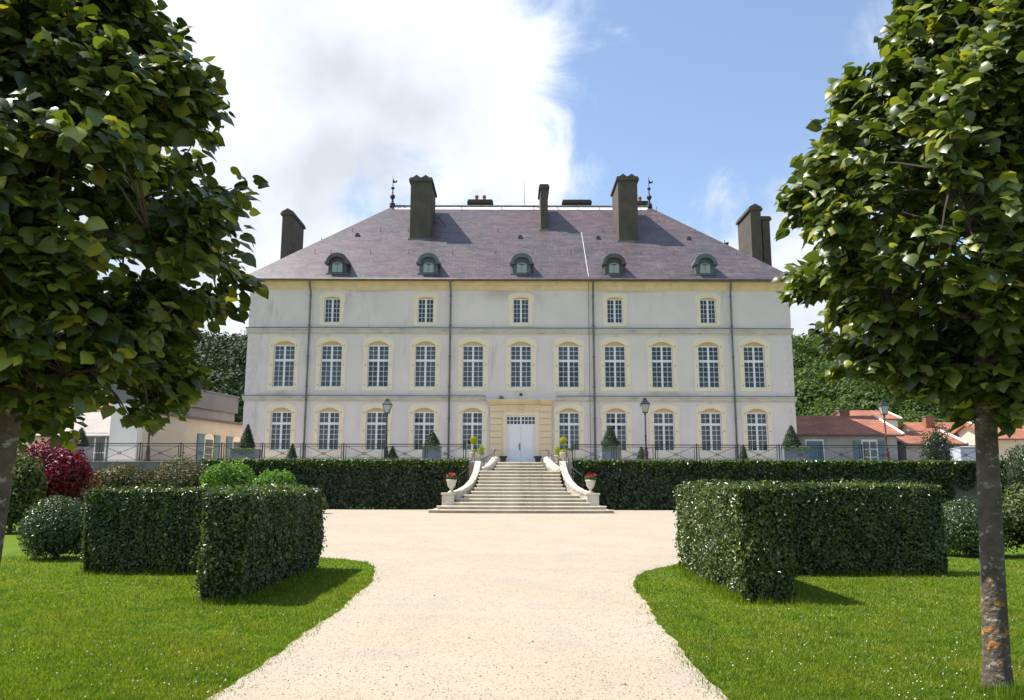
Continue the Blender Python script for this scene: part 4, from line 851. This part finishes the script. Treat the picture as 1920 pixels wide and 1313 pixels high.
def topiary(u, label, Y, vt, r):
    p = P(u, vt, Y); t = thing('cone_topiary', (p.x, Y, TZ), label, 'topiary', 'small clipped cones on the terrace')
    b = MB(); b.tube([(p.x, Y, TZ-.03), (p.x, Y, TZ+.35)], .03, 6); b.build('stem', 'trunk_bark', t); cone_foliage((p.x, Y, TZ+.02), r, p.z-TZ, 1500, 'leaf_yew', .06, t, int(u))
topiary(549, 'small cone topiary below the second ground-floor window from the left', 45.2, 834, .38)
topiary(737, 'small cone topiary beside the left black lamp post', 45.4, 838, .38)
topiary(1203, 'small cone topiary behind the maroon lamp post', 46.4, 838, .38)
topiary(1394, 'small cone topiary left of the rightmost ground-floor window', 45.2, 834, .33)

def urn(x, y, z, label, kind, h=.62, group='urns around the stairs', m='white_stone'):
    t = thing('urn', (x, y, z), label, 'urn', group); s = h/.62
    b = MB(); b.lathe([(q*s, k*s) for q, k in ((.16, 0), (.16, .05), (.07, .10), (.06, .16), (.12, .22), (.19, .34), (.21, .48), (.25, .56), (.25, .60), (.20, .62), (.17, .57))], (x, y, z), 16); b.build('bowl', m, t, True)
    zt = z+h*.95
    if kind == 'red':
        p, nr = ball_pts(260, (x, y, zt+.08), (.27, .27, .16), 3, -.4, (.5, 1.05), .2); leaves('foliage', p, nr, .09, 'leaf_olive', t, .7, .7)
        p, nr = ball_pts(60, (x, y, zt+.16), (.26, .26, .18), 4, 0., (.8, 1.1), .2); leaves('flowers', p, nr, .09, 'red_petal', t, .7, .9)
    if kind in ('standard', 'bowl'):
        p, nr = ball_pts(300, (x, y, zt+.06), (.24*s, .24*s, .14), 5, -.4, (.6, 1.05), .15); leaves('foliage', p, nr, .07, 'leaf_olive' if kind == 'bowl' else 'leaf_yellow', t, .6, .6)
    if kind == 'standard':
        b = MB(); b.tube([(x, y, zt-.05), (x, y, zt+.55)], .018, 6); b.build('stem', 'twig', t)
        p, nr = ball_pts(900, (x, y, zt+.68), (.21, .21, .21), 6, -1, (.75, 1.05), .1); leaves('crown', p, nr, .06, 'leaf_yellow', t, .6, .6)
    if kind == 'cone':
        p, nr = ball_pts(700, (x, y, zt+.25), (.17, .17, .34), 8, -.8, (.6, 1.05), .1); leaves('foliage', p, nr, .06, 'leaf_yellow', t, .6, .5, -.4)
for u, lb in ((847, 'white urn of red flowers on the left stair pedestal'), (1108, 'white urn of red flowers on the right stair pedestal')):
    x = P(u, 920, 39.85).x; urn(x, 39.85, .96, lb, 'red', .66)
def plinth_urn(u, Y, zb, label, kind, h):
    x = P(u, 860, Y).x; t = 0
    urn(x, Y, zb, label, kind, h)
for u, k, lb in ((889, 'standard', 'stone urn with yellow ball-topped plant left of the stair head'), (1057, 'standard', 'stone urn with yellow ball-topped plant right of the stair head')):
    plinth_urn(u, 44.75, TZ, lb, k, .58)
for u, k, lb in ((903, 'cone', 'stone pot with yellow-green cone plant left of the upper steps'), (1045, 'cone', 'stone pot with yellow-green cone plant right of the upper steps')):
    plinth_urn(u, 45.0, TZ, lb, k, .42)
plinth_urn(1065, 45.6, TZ, 'wide stone bowl with low green plant beside the right railing end', 'bowl', .7)
for u, s in ((944, 'left'), (1009, 'right')):
    x = P(u, 862, 51.2).x; t = thing('door_pot', (x, 51.2, TZ), f'small dark empty pot {s} of the white front door', 'pot', 'dark pots flanking the door'); b = MB(); b.lathe([(.15, 0), (.17, .05), (.13, .12), (.2, .42), (.26, .5), (.26, .56), (.2, .54)], (x, 51.2, TZ), 12); b.build('pot_body', 'pot_dark', t, True)
    b = MB(); b.lathe([(.18, .47), (.01, .48)], (x, 51.2, TZ), 12); b.build('soil', 'soil', t)

# ------------------------------------------------------------------ lamp posts
def lamp(u, vt, Y, m, label):
    p = P(u, vt, Y); x = p.x; H = p.z-TZ; t = thing('lamp_post', (x, Y, TZ), label, 'lamp post', 'lantern posts on the terrace')
    b = MB(); zl = H-.86
    b.lathe([(.19, 0), (.19, .12), (.14, .18), (.16, .26), (.11, .34), (.13, .46), (.14, .62), (.08, .75), (.10, .82), (.10, .88), (.058, .94), (.05, 1.5), (.07, 1.53), (.07, 1.58), (.046, 1.62), (.038, zl-.16), (.06, zl-.13), (.06, zl-.08), (.03, zl-.02), (.03, zl)], (x, Y, TZ), 12); b.build('post', m, t, True)
    z = TZ+zl; r0, r1, hg = .12, .235, .46; q = [(-1, -1), (1, -1), (1, 1), (-1, 1)]
    f = MB(); f.box(x-r0-.015, x+r0+.015, Y-r0-.015, Y+r0+.015, z-.03, z+.015)
    for a, c in q: f.tube([(x+a*r0, Y+c*r0, z), (x+a*r1, Y+c*r1, z+hg)], .016, 5)
    f.box(x-r1-.03, x+r1+.03, Y-r1-.03, Y+r1+.03, z+hg, z+hg+.035); fr = f.build('lantern_frame', 'lamp_black', t)
    for k in range(4):
        (a, c), (d, e) = q[k], q[(k+1) % 4]; g = MB(); i = .985
        g.quad((x+a*r0*i, Y+c*r0*i, z+.02), (x+d*r0*i, Y+e*r0*i, z+.02), (x+d*r1*i, Y+e*r1*i, z+hg), (x+a*r1*i, Y+c*r1*i, z+hg)); g.build('pane', 'lantern_glass', fr)
    g = MB(); g.lathe([((r1+.04)*1.38, hg+.035), (.25, hg+.14), (.17, hg+.24), (.13, hg+.25), (.13, hg+.30), (.16, hg+.31), (.09, hg+.37), (.02, hg+.395)], (x, Y, z), 4, math.pi/4); g.build('lantern_roof', 'lamp_black', t)
    g = MB(); g.lathe([(.02, .02), (.05, .05), (.05, .2), (.02, .24)], (x, Y, z), 8); g.build('lamp_bulb', 'white_paint', fr)
lamp(727, 747, 45.3, 'lamp_black', 'black lantern post on the terrace in front of the third window from the left')
lamp(1209, 745, 45.3, 'lamp_maroon', 'maroon lantern post on the terrace right of the stairs')
lamp(1656, 747, 45.3, 'lamp_brown', 'brown lantern post in front of the orange-roofed house')
lamp(285, 752, 45.3, 'lamp_brown', 'brown lantern post at the far left, top hidden by the tree')

# ------------------------------------------------------------------ neighbouring buildings
def gable_house(name, label, x0, x1, y0, y1, zw, zr, wall='grey_wall', ov=.35, rm='clay_tile', verge=True, zb=TZ, wins=(), chim=None):
    t = thing(name, ((x0+x1)/2, (y0+y1)/2, zb), label, 'house'); ym = (y0+y1)/2
    b = MB(); b.box(x0, x1, y0, y1, zb-.2, zw)
    b.add([(x0, y0, zw), (x0, y1, zw), (x0, ym, zr-.1)], [(0, 2, 1)]); b.add([(x1, y0, zw), (x1, y1, zw), (x1, ym, zr-.1)], [(0, 1, 2)]); b.build('wall', wall, t)
    sl = (zr-zw)/(ym-y0); e = zw-sl*ov; th = .12
    r = MB(); r.add([(x0-ov, y0-ov, e), (x1+ov, y0-ov, e), (x1+ov, ym, zr), (x0-ov, ym, zr), (x1+ov, y1+ov, e), (x0-ov, y1+ov, e)]+[(x0-ov, y0-ov, e-th), (x1+ov, y0-ov, e-th), (x1+ov, ym, zr-th), (x0-ov, ym, zr-th), (x1+ov, y1+ov, e-th), (x0-ov, y1+ov, e-th)],
                    [(0, 1, 2, 3), (3, 2, 4, 5), (6, 9, 8, 7), (9, 11, 10, 8), (0, 6, 7, 1), (1, 7, 8, 2), (2, 8, 10, 4), (4, 10, 11, 5), (5, 11, 9, 3), (3, 9, 6, 0)]); ro = r.build('roof', rm, t)
    if verge:
        for x in (x1+ov,):
            v = MB(); v.tube([(x, y0-ov, e+.04), (x, ym, zr+.04), (x, y1+ov, e+.04)], .09, 5); v.build('verge_trim', 'white_wall', ro)
    g = MB(); g.tube([(x0-ov, y0-ov-.06, e-.04), (x1+ov, y0-ov-.06, e-.04)], .07, 6); g.build('gutter', 'gutter', ro)
    if chim:
        cx, cy, w_, h_ = chim; c = MB(); c.box(cx-w_/2, cx+w_/2, cy-.3, cy+.3, zr-1.2, zr+h_); ch = c.build('chimney', 'terracotta', ro); c = MB(); c.box(cx-w_/2-.06, cx+w_/2+.06, cy-.36, cy+.36, zr+h_, zr+h_+.1); c.build('chimney_cap', 'zinc', ch)
    for (xc, za, zb_, w_, sh) in wins:
        f = MB(); f.box(xc-w_/2-.08, xc+w_/2+.08, y0-.04, y0+.02, za-.1, zb_+.12); wn = f.build('window', 'white_paint', t)
        if sh != 'closed':
            for k in range(2):
                for j in range(3):
                    pw = (w_-.06)/2; ph = (zb_-za)/3; o = MB(); o.box(xc-w_/2+k*(pw+.06)+.02, xc-w_/2+k*(pw+.06)+pw-.02, y0-.055, y0-.043, za+j*ph+.03, za+(j+1)*ph-.03); o.build('pane', 'glass_dark', wn)
        for s in ((-1, 1) if sh else ()):
            o = MB()
            if sh == 'open': o.box(xc+s*(w_/2+.12+w_*.25)-w_*.27, xc+s*(w_/2+.12+w_*.25)+w_*.27, y0-.07, y0-.001, za-.06, zb_+.04)
            else: o.box(xc+s*w_/4-w_/4+.01, xc+s*w_/4+w_/4-.01, y0-.09, y0-.042, za, zb_)
            o.build('shutter', 'shutter_blue', wn)
    return t
mat('glass_dark', (.025, .03, .035), (.04, .045, .05), .08, 1, 2, spec=.8)
hx0 = X1+.06; z_e = P(1600, 813, 54).z
gable_house('tiled_house', 'low orange-tiled house with blue shutters against the right of the manor', hx0, P(1681, 812, 54).x, 54, 62, z_e+.1, P(1560, 778, 58).z, wins=((P(1528, 840, 54).x, TZ+.1, TZ+1.7, 1.1, 'closed'), (P(1631, 840, 54).x, TZ+.1, TZ+1.7, .95, 'open')), chim=(P(1584, 775, 59).x, 59, .5, .4))
gable_house('tiled_house', 'lower tiled house half hidden right of the brown lamp post', P(1698, 830, 55).x, P(1800, 830, 55).x, 55, 61, P(1700, 830, 55).z+.1, P(1700, 806, 58).z, wins=((P(1752, 850, 55).x, TZ+.1, TZ+1.7, .9, None),))
gable_house('tiled_house', 'taller orange-roofed house rising behind the low tiled house', P(1602, 790, 80).x, P(1683, 790, 80).x, 80, 87, P(1640, 784, 80).z+.1, P(1640, 768, 83.5).z, 'white_wall', wins=((P(1658, 792, 80).x, P(1658, 797, 80).z-.3, P(1658, 788, 80).z, .8, None),), zb=0)
gable_house('tiled_house', 'distant tiled house glimpsed right of the right tree trunk', P(1865, 815, 70).x, P(2010, 815, 70).x, 70, 78, P(1900, 818, 70).z, P(1900, 793, 74).z, 'beige_wall', chim=(P(1905, 790, 74).x, 74, .6, .6))
gable_house('tiled_house', 'tiled house with dark chimney behind the right tree leaves', P(1735, 800, 76).x, P(1850, 800, 76).x, 76, 83, P(1790, 812, 76).z, P(1790, 790, 79.5).z, 'grey_wall', chim=(P(1741, 780, 78).x, 78, .9, .4), zb=0)
# left: wing running from the manor towards the camera
wa, wb = P(456, 798, 57.5), P(268, 772, 44.5+2.0)
wz = 5.45
wing = thing('side_wing', ((wa.x+wb.x)/2, 52, TZ), 'beige low wing with arched windows and blue shutters left of the manor', 'house')
d = Vector((wa.x-wb.x, wa.y-wb.y, 0)); Lw = d.length; d.normalize(); nrm = Vector((d.y, -d.x, 0))        # faces the courtyard
def wpt(s, z, off=0.): q = Vector((wb.x, wb.y, 0))+d*s+nrm*off; return (q.x, q.y, z)
def wbox(mb, s0, s1, z0, z1, o0, o1):
    mb.add([wpt(s0, z0, o0), wpt(s1, z0, o0), wpt(s1, z0, o1), wpt(s0, z0, o1), wpt(s0, z1, o0), wpt(s1, z1, o0), wpt(s1, z1, o1), wpt(s0, z1, o1)], [(0,3,2,1),(4,5,6,7),(0,1,5,4),(1,2,6,5),(2,3,7,6),(3,0,4,7)])
b = MB(); wbox(b, 0, Lw, TZ-.2, wz, -1.6, 0); b.build('wall', 'beige_wall', wing)
b = MB(); wbox(b, -.3, Lw+.1, wz, wz+.14, -1.7, .3); ro = b.build('roof', 'gutter', wing)
b = MB(); wbox(b, -.5, -.02, TZ-.2, wz+.5, -1.7, .12); b.build('end_wall', 'white_wall', wing)
for s in (Lw*.62, Lw*.93):
    b = MB(); wbox(b, s-.55, s+.55, TZ+.05, TZ+1.75, -.05, .06); n = 10; 
    arcp = [(s+.55*math.cos(t), TZ+1.75+.32*math.sin(t)) for t in np.linspace(0, math.pi, n)]
    b.add([wpt(a, z, .06) for a, z in arcp], [tuple(range(n))]); wn = b.build('window', 'surround', wing)
    for k in (0, 1):
        for j in range(3): g = MB(); wbox(g, s-.42+k*.44, s-.02+k*.44, TZ+.2+j*.5, TZ+.66+j*.5, .062, .075); g.build('pane', 'glass_dark', wn)
    for q in (-1, 1): g = MB(); wbox(g, s+q*.95-.36, s+q*.95+.36, TZ+.02, TZ+2.0, .0, .09); g.build('shutter', 'shutter_blue', wn)
blk = thing('grey_annex', ((wa.x+wb.x)/2-2, 56, TZ), 'grey metal-roofed annex rising behind the beige wing', 'house'); z7 = 7.75
b = MB(); wbox(b, 5.5, Lw+2.5, TZ-.2, 6.55, -6, -2.2); b.build('wall', 'annex_wall', blk)
b = MB(); wbox(b, 5.0, Lw+2.6, 6.55, z7, -6.2, -2.0); f_ = b.build('roof_fascia', 'grey_metal', blk)
b = MB(); wbox(b, 4.9, Lw+2.6, z7, z7+.08, -6.3, -1.9); b.build('roof_edge', 'zinc', f_)
gable_house('pale_house', 'pale long house with arched window behind the red shrub', P(30, 820, 50).x, P(232, 820, 50).x, 50, 57, P(150, 815, 50).z, P(150, 775, 53.5).z, 'beige_wall', wins=((P(178, 845, 50).x, TZ+.1, TZ+1.8, 1.3, 'open'),), rm='pale_roof', verge=False)
gable_house('tiled_house', 'red-tiled house glimpsed through the left tree', P(150, 770, 66).x, P(300, 770, 66).x, 66, 73, P(220, 765, 66).z, P(220, 738, 69.5).z, 'white_wall', zb=0)

# ------------------------------------------------------------------ wooded hills
def hill(name, xa, xb, prof, y0, y1, seed):
    nx, ny = 40, 24; vs = []
    X = np.linspace(xa, xb, nx); Yv = np.linspace(y0, y1, ny); pts = []
    for j, Y in enumerate(Yv):
        for x in X:
            t = j/(ny-1); z = prof(x)*(math.sin(min(t*1.25, 1)*math.pi/2)**1.1); pts.append((x, Y, z-.3))
    fs = [(j*nx+i, j*nx+i+1, (j+1)*nx+i+1, (j+1)*nx+i) for j in range(ny-1) for i in range(nx-1)]
    b = MB(); b.add(pts, fs); o = b.build(name, 'hill_soil', None, True); struct(o)
    return X, Yv, np.array(pts).reshape(ny, nx, 3)
def wood(name, label, grid, n, m, seed, ur, rad=(2.6, 4.6), per=420, ls=.5):
    rr = np.random.default_rng(seed); ny, nx, _ = grid.shape; Ps, Ns = [], []
    k = 0
    while k < n:
        j = rr.uniform(0, ny-1.01); i = rr.uniform(0, nx-1.01); j0, i0 = int(j), int(i); g = grid[j0, i0]*(1-(j-j0))+grid[j0+1, i0]*(j-j0); gx = g[0]+(i-i0)*(grid[0, 1, 0]-grid[0, 0, 0])
        if not ur[0] < 960+F*gx/g[1] < ur[1]: continue
        k += 1; r = rr.uniform(*rad); c = (gx, g[1], g[2]+r*.75); p, nr = ball_pts(per, c, (r, r, r*rr.uniform(.85, 1.25)), seed+k, -.35, (.78, 1.05), .18, 2.6); Ps.append(p); Ns.append(nr)
    o = leaves(name, np.concatenate(Ps), np.concatenate(Ns), ls, m, None, .5, .8); return tag(o, label, 'woodland', None, 'stuff')
sky_r = lambda x: 27-.10*max(0, x-70)
X, Yv, g = hill('hill', 40, 190, lambda x: 24.5-.06*(x-60)+1.2*math.sin(x*.11), 95, 190, 5)
wood('woodland', 'green wooded hillside rising behind the right of the manor', g, 300, 'leaf_wood', 301, (1440, 1980), per=1500)
X, Yv, g = hill('hill', -190, -28, lambda x: 21+.03*(-x-40)+1.0*math.sin(x*.13), 88, 170, 6)
wood('woodland', 'dark wooded slope behind the left annex', g, 230, 'leaf_wood_dark', 401, (-60, 520), per=1100)

# ------------------------------------------------------------------ lawns
def grass():
    n = 420000; yy = 1/RNG.uniform(1/17., 1/5.2, n*2)   # denser near the camera
    xx = RNG.uniform(-.75, .75, n*2)*yy; k = ~in_poly(xx, yy); 
    # let the edge creep over the gravel a little
    x2 = xx+RNG.normal(0, .085, n*2); y2 = yy+RNG.normal(0, .085, n*2); k |= ~in_poly(x2, y2) & (RNG.uniform(0, 1, n*2) < .5); xx, yy = xx[k][:n], yy[k][:n]; n = len(xx)
    p = np.stack([xx, yy, np.zeros(n)], 1); tuft = 1+.45*vnoise(p, 4.5, 3)+.3*vnoise(p, 13, 4)
    h = (RNG.uniform(.014, .040, n)*tuft*(1+.6*(RNG.uniform(0, 1, n) > .985))); wd = .0022+.00042*yy; a = RNG.uniform(0, 6.283, n); ln = RNG.uniform(.2, 1.1, n)*h; b = RNG.uniform(0, 6.283, n)
    near = np.zeros(n)
    for x0, x1, y0, y1 in ((3.02, 3.78, 10.75, 14.9), (3.6, 7.5, 13.85, 14.65), (-4.10, -3.47, 10.55, 14.8), (-7.35, -3.9, 13.75, 14.55), (3.62, 3.85, 6.05, 6.3)):
        d_ = np.hypot(np.maximum(np.maximum(x0-xx, xx-x1), 0), np.maximum(np.maximum(y0-yy, yy-y1), 0)); near = np.maximum(near, np.clip(1-d_/.16, 0, 1))
    h = h*(1+near*RNG.uniform(0, 3.2, n)); dx, dy = np.cos(a)*wd, np.sin(a)*wd
    A = np.stack([xx-dx, yy-dy, np.full(n, -.003)], 1); B = np.stack([xx+dx, yy+dy, np.full(n, -.003)], 1); T = np.stack([xx+np.cos(b)*ln, yy+np.sin(b)*ln, h], 1)
    V = np.stack([A, B, T], 1).reshape(-1, 3); o = tri_mesh('grass', V, np.arange(3*n).reshape(-1, 3), 'grass_blade'); tag(o, 'short mown grass of the lawns on both sides of the path', 'grass', None, 'stuff')
    # clover heads
    n = 520; yy = 1/RNG.uniform(1/15., 1/5.6, n*3); xx = RNG.uniform(-.7, .7, n*3)*yy; p = np.stack([xx, yy, 0*xx], 1); k = ~in_poly(xx, yy) & (vnoise(p, 1.1, 9) > -.25); xx, yy = xx[k][:n], yy[k][:n]; n = len(xx)
    c = np.stack([xx, yy, RNG.uniform(.02, .045, n)], 1); s = RNG.uniform(.003, .0085, n)[:, None]; oc = np.array([(1,0,0),(-1,0,0),(0,1,0),(0,-1,0),(0,0,1),(0,0,-1)], float)
    V = (c[:, None]+oc[None]*s[:, None]).reshape(-1, 3); f = np.array([(0,2,4),(2,1,4),(1,3,4),(3,0,4),(2,0,5),(1,2,5),(3,1,5),(0,3,5)]); T = (np.arange(n)[:, None, None]*6+f).reshape(-1, 3)
    tag(tri_mesh('clover_flowers', V, T, 'clover_white'), 'tiny white clover flowers scattered through the lawn', 'flowers', None, 'stuff')
    # loose stones and leaf bits on the gravel
    n = 1500; yy = 1/RNG.uniform(1/22., 1/5.4, n*2); xx = RNG.uniform(-.45, .45, n*2)*yy; k = in_poly(xx, yy); xx, yy = xx[k][:n], yy[k][:n]; n = len(xx)
    c = np.stack([xx, yy, np.full(n, .008)], 1); s = (RNG.uniform(.003, .007, n)*(1+1.2*(RNG.uniform(0, 1, n) > .97)))[:, None]*RNG.uniform(.6, 1.4, (n, 3)); V = (c[:, None]+oc[None]*s[:, None]).reshape(-1, 3); T = (np.arange(n)[:, None, None]*6+f).reshape(-1, 3)
    tag(tri_mesh('loose_gravel', V, T, 'pebble'), 'loose dark pebbles strewn over the pale gravel path', 'gravel', None, 'stuff')
grass()

# ------------------------------------------------------------------ the two lime trees
LEAF2D = np.array([(0, .04), (.20, -.06), (.42, .08), (.50, .34), (.36, .66), (.12, .92), (0, 1.08), (-.12, .92), (-.36, .66), (-.50, .34), (-.42, .08), (-.20, -.06)])
LEAF3D = np.concatenate([np.c_[LEAF2D, -.16*np.abs(LEAF2D[:, 0])**1.2*2+.10*np.sin(LEAF2D[:, 1]*2.6)-.20*LEAF2D[:, 1]**2], [(0, .42, .11)]])
LEAFT = np.array([(i, (i+1) % 12, 12) for i in range(12)])
def lime_tree(name, label, base, H, prof, trunk_r, seed, lean, n_twig=1300, zlo=2.0, lsize=.118):
    """prof: list of (z, radius)"""
    rg = np.random.default_rng(seed); rn = random.Random(seed)
    t = thing(name, base, label, 'tree', 'lime trees framing the path'); bx, by = base[0], base[1]
    zz = np.array([q[0] for q in prof]); rr = np.array([q[1] for q in prof])
    axis = lambda z: (bx+lean[0]*z, by+lean[1]*z)
    b = MB(); zs_ = [-.06, .05, .2, .6, 1.2, 2., 3., 4., 5., 6., H]; b.tube([(*axis(z), z) for z in zs_], [trunk_r*k for k in (1.5, 1.3, 1.12, 1.03, .97, .93, .75, .6, .42, .28, .05)], 18); b.build('trunk', 'lichen_bark', t, True)
    limbs = []; lb = MB()
    for k in range(26):
        z = zlo+.12+(H-zlo-1.)*(k/25)**.95; a = k*2.39996+rn.uniform(-.3, .3); Rr = np.interp(min(z+.7, H), zz, rr)*(.62+.24*min(1, k/7)); up = .45+.5*(k/25); x, y = axis(z); path = []
        for s in np.linspace(0, 1, 6): path.append(Vector((x+math.cos(a)*Rr*s+rn.uniform(-.04, .04), y+math.sin(a)*Rr*s+rn.uniform(-.04, .04), z+up*s**.8*Rr*.75-.10*s*s)))
        limbs.append(path); lb = MB(); lb.tube(path, [trunk_r*(.36-.27*s) for s in np.linspace(0, 1, 6)], 7); lb.build('limb', 'trunk_bark', t, True)
    LP = np.array([p for l in limbs for p in l[1:]])
    # twigs in the crown volume, denser near its surface
    tw = []; tries = 0
    lob_k = rg.normal(0, 1, (6, 3)); 
    def pick(pw):
        while True:
            z = rg.uniform(zz[0], zz[-1]); a = rg.uniform(0, 6.2832); Rm = np.interp(z, zz, rr)
            if rg.uniform() > Rm/rr.max()+.12: continue
            lob = .96+.08*math.sin(3*a+z*2.1+seed)+.07*math.sin(5*a-z*3.9)
            f = rg.uniform(0, 1)**pw; x, y = axis(z); return x+math.cos(a)*Rm*f*lob, y+math.sin(a)*Rm*f*lob, z, a, f
    for k in range(int(n_twig*.22)): tw.append(pick(.75))
    while len(tw) < n_twig:           # boughs: sprays of twigs with gaps between them
        x, y, z, a, f = pick(.30); out = np.array([math.cos(a), math.sin(a), .3]); m_ = int(rg.integers(5, 11)); ln = rg.uniform(.08, .30)
        for q in range(m_):
            s_ = rg.uniform(-1.2, 1)*ln; tw.append((x+out[0]*s_+rg.normal(0, .10), y+out[1]*s_+rg.normal(0, .10), z+out[2]*s_+rg.normal(0, .06), a+rg.normal(0, .35), f))
    for k, (x, y, z, a, f) in enumerate(tw):      # keep the spray ends inside the crown's outline
        ax_, ay_ = axis(z); d_ = math.hypot(x-ax_, y-ay_); lim = float(np.interp(z, zz, rr))*rg.uniform(.94, 1.03)
        if d_ > lim: tw[k] = (ax_+(x-ax_)*lim/d_, ay_+(y-ay_)*lim/d_, z, a, f)
    tb = MB(); Pp, Nn, Tt, Ss, young = [], [], [], [], []
    for (x, y, z, a, f) in tw:
        tip = Vector((x, y, z)); dd = ((LP-np.array(tip))**2).sum(1)+(LP[:, 2] > z)*.15; root = Vector(LP[int(dd.argmin())]); out = Vector((math.cos(a), math.sin(a), .25)).normalized()
        if (tip-root).length > 1.5: root = tip-out*.5
        mid = root.lerp(tip, .55)+Vector((0, 0, .05)); tb.tube([root, mid, tip], [.012, .008, .003], 4)
        nl = rn.randint(13, 20); end = tip+out*rn.uniform(.05, .16)+Vector((0, 0, rn.uniform(-.05, .1)))
        for k in range(nl):
            s = rn.uniform(.15, 1.0); c = mid.lerp(end, s); side = Vector((rn.gauss(0, 1), rn.gauss(0, 1), rn.gauss(0, .5))); side = (side+out*.5).normalized(); c = c+side*rn.uniform(.03, .13)
            nv = Vector((0, 0, .9))+out*.45+Vector((rn.gauss(0, .62), rn.gauss(0, .62), rn.gauss(0, .3))); nv.normalize()
            tv = side*.8+out*.35+Vector((rn.gauss(0, .25), rn.gauss(0, .25), -.75+rn.gauss(0, .25))); tv = (tv-nv*tv.dot(nv)).normalized()
            Pp.append(c); Nn.append(nv); Tt.append(tv); Ss.append(lsize*rn.uniform(.6, 1.2)*(.8 if s > .9 else 1))
    tb.build('twigs', 'twig', t)['kind'] = 'stuff'
    Pp, Nn, Tt, Ss = np.array(Pp), np.array(Nn), np.array(Tt), np.array(Ss); Bb = np.cross(Tt, Nn)
    # the 300 leaves that show largest are leaves of their own
    cv = Pp-np.array([0, 0, EYE]); dist = np.linalg.norm(cv, axis=1); u = 960+F*cv[:, 0]/cv[:, 1]; face = np.abs((unit(cv)*Nn).sum(1)); score = Ss*face**.5/dist
    inview = (u > 20) & (u < 1900); ax = np.array([axis(z) for z in Pp[:, 2]]); rad = np.hypot(Pp[:, 0]-ax[:, 0], Pp[:, 1]-ax[:, 1])/np.interp(Pp[:, 2], zz, rr); front = (cv[:, :2]*(ax-Pp[:, :2])).sum(1) > 0
    order = np.argsort(-(score*(inview & front & (rad > .75) & (cv[:, 2]/cv[:, 1] < .68)))); sel = set(order[:300].tolist()); rest = np.array([i for i in range(len(Pp)) if i not in sel])
    G3 = LEAF3D*np.array([1, 1, 1]); V = Pp[rest][:, None]+Ss[rest][:, None, None]*(G3[None, :, 0:1]*Bb[rest][:, None]+G3[None, :, 1:2]*Tt[rest][:, None]+G3[None, :, 2:3]*Nn[rest][:, None])
    T = (np.arange(len(rest))[:, None, None]*13+LEAFT).reshape(-1, 3); o = tri_mesh('crown', V.reshape(-1, 3), T, 'leaf_lime', t, True); o['kind'] = 'stuff'
    for i in sel:
        lo = bpy.data.objects.new('leaf', LEAFME); C.objects.link(lo); lo.parent = t
        mtx = Matrix((Bb[i]*Ss[i], Tt[i]*Ss[i], Nn[i]*Ss[i])).transposed().to_4x4(); mtx.translation = Vector(Pp[i])-WORG[t.name]; lo.matrix_local = mtx
    return t
LEAFME = bpy.data.meshes.new('leaf'); LEAFME.from_pydata([tuple(v) for v in LEAF3D], [], [tuple(int(k) for k in f) for f in LEAFT]); LEAFME.materials.append(M['leaf_lime']); LEAFME.polygons.foreach_set('use_smooth', [True]*12)
def prof_from(sil, ax_u, Y, bottom, sub=.19):
    """silhouette pixels on one side -> (height, radius) about the trunk at depth Y"""
    out = []
    for v, u in sil: p = P(u, v, Y); q = P(ax_u(v), v, Y); out.append((p.z, max(.15, abs(p.x-q.x)-sub)))
    return sorted(out)
rb = G(1873, 1295); YR = rb.y
silR = [(800,1800),(780,1740),(740,1680),(690,1615),(640,1545),(580,1505),(500,1485),(430,1475),(370,1480),(300,1520),(250,1545),(190,1590),(120,1640),(60,1690),(0,1725),(-80,1770),(-180,1835)]
axR = lambda v: 1873-(1295-v)*.012
lime_tree('lime_tree', 'leafy lime tree with slim lichened trunk on the right lawn', (rb.x, rb.y, 0), P(1850, -190, YR).z+.1, prof_from(silR, lambda v: 1862, YR, 0), .088, 71, ((P(1850, 800, YR).x-rb.x)/2.1, 0))
YL = 4.75; lb_ = P(-34, 1200, YL); lt = P(24, 740, YL)
silL = [(800,330),(770,380),(720,395),(660,420),(600,440),(540,475),(470,480),(400,482),(340,475),(290,430),(230,370),(170,350),(120,320),(60,275),(0,210),(-80,150),(-180,80)]
lx = lt.x; lime_tree('lime_tree', 'leafy lime tree at the left edge with its foot out of the picture', (lx-.10, YL, 0), P(0, -190, YL).z+.1, prof_from(silL, lambda v: 24, YL, 0, .27), .072, 83, (.10/lt.z, 0), n_twig=1300, lsize=.100)
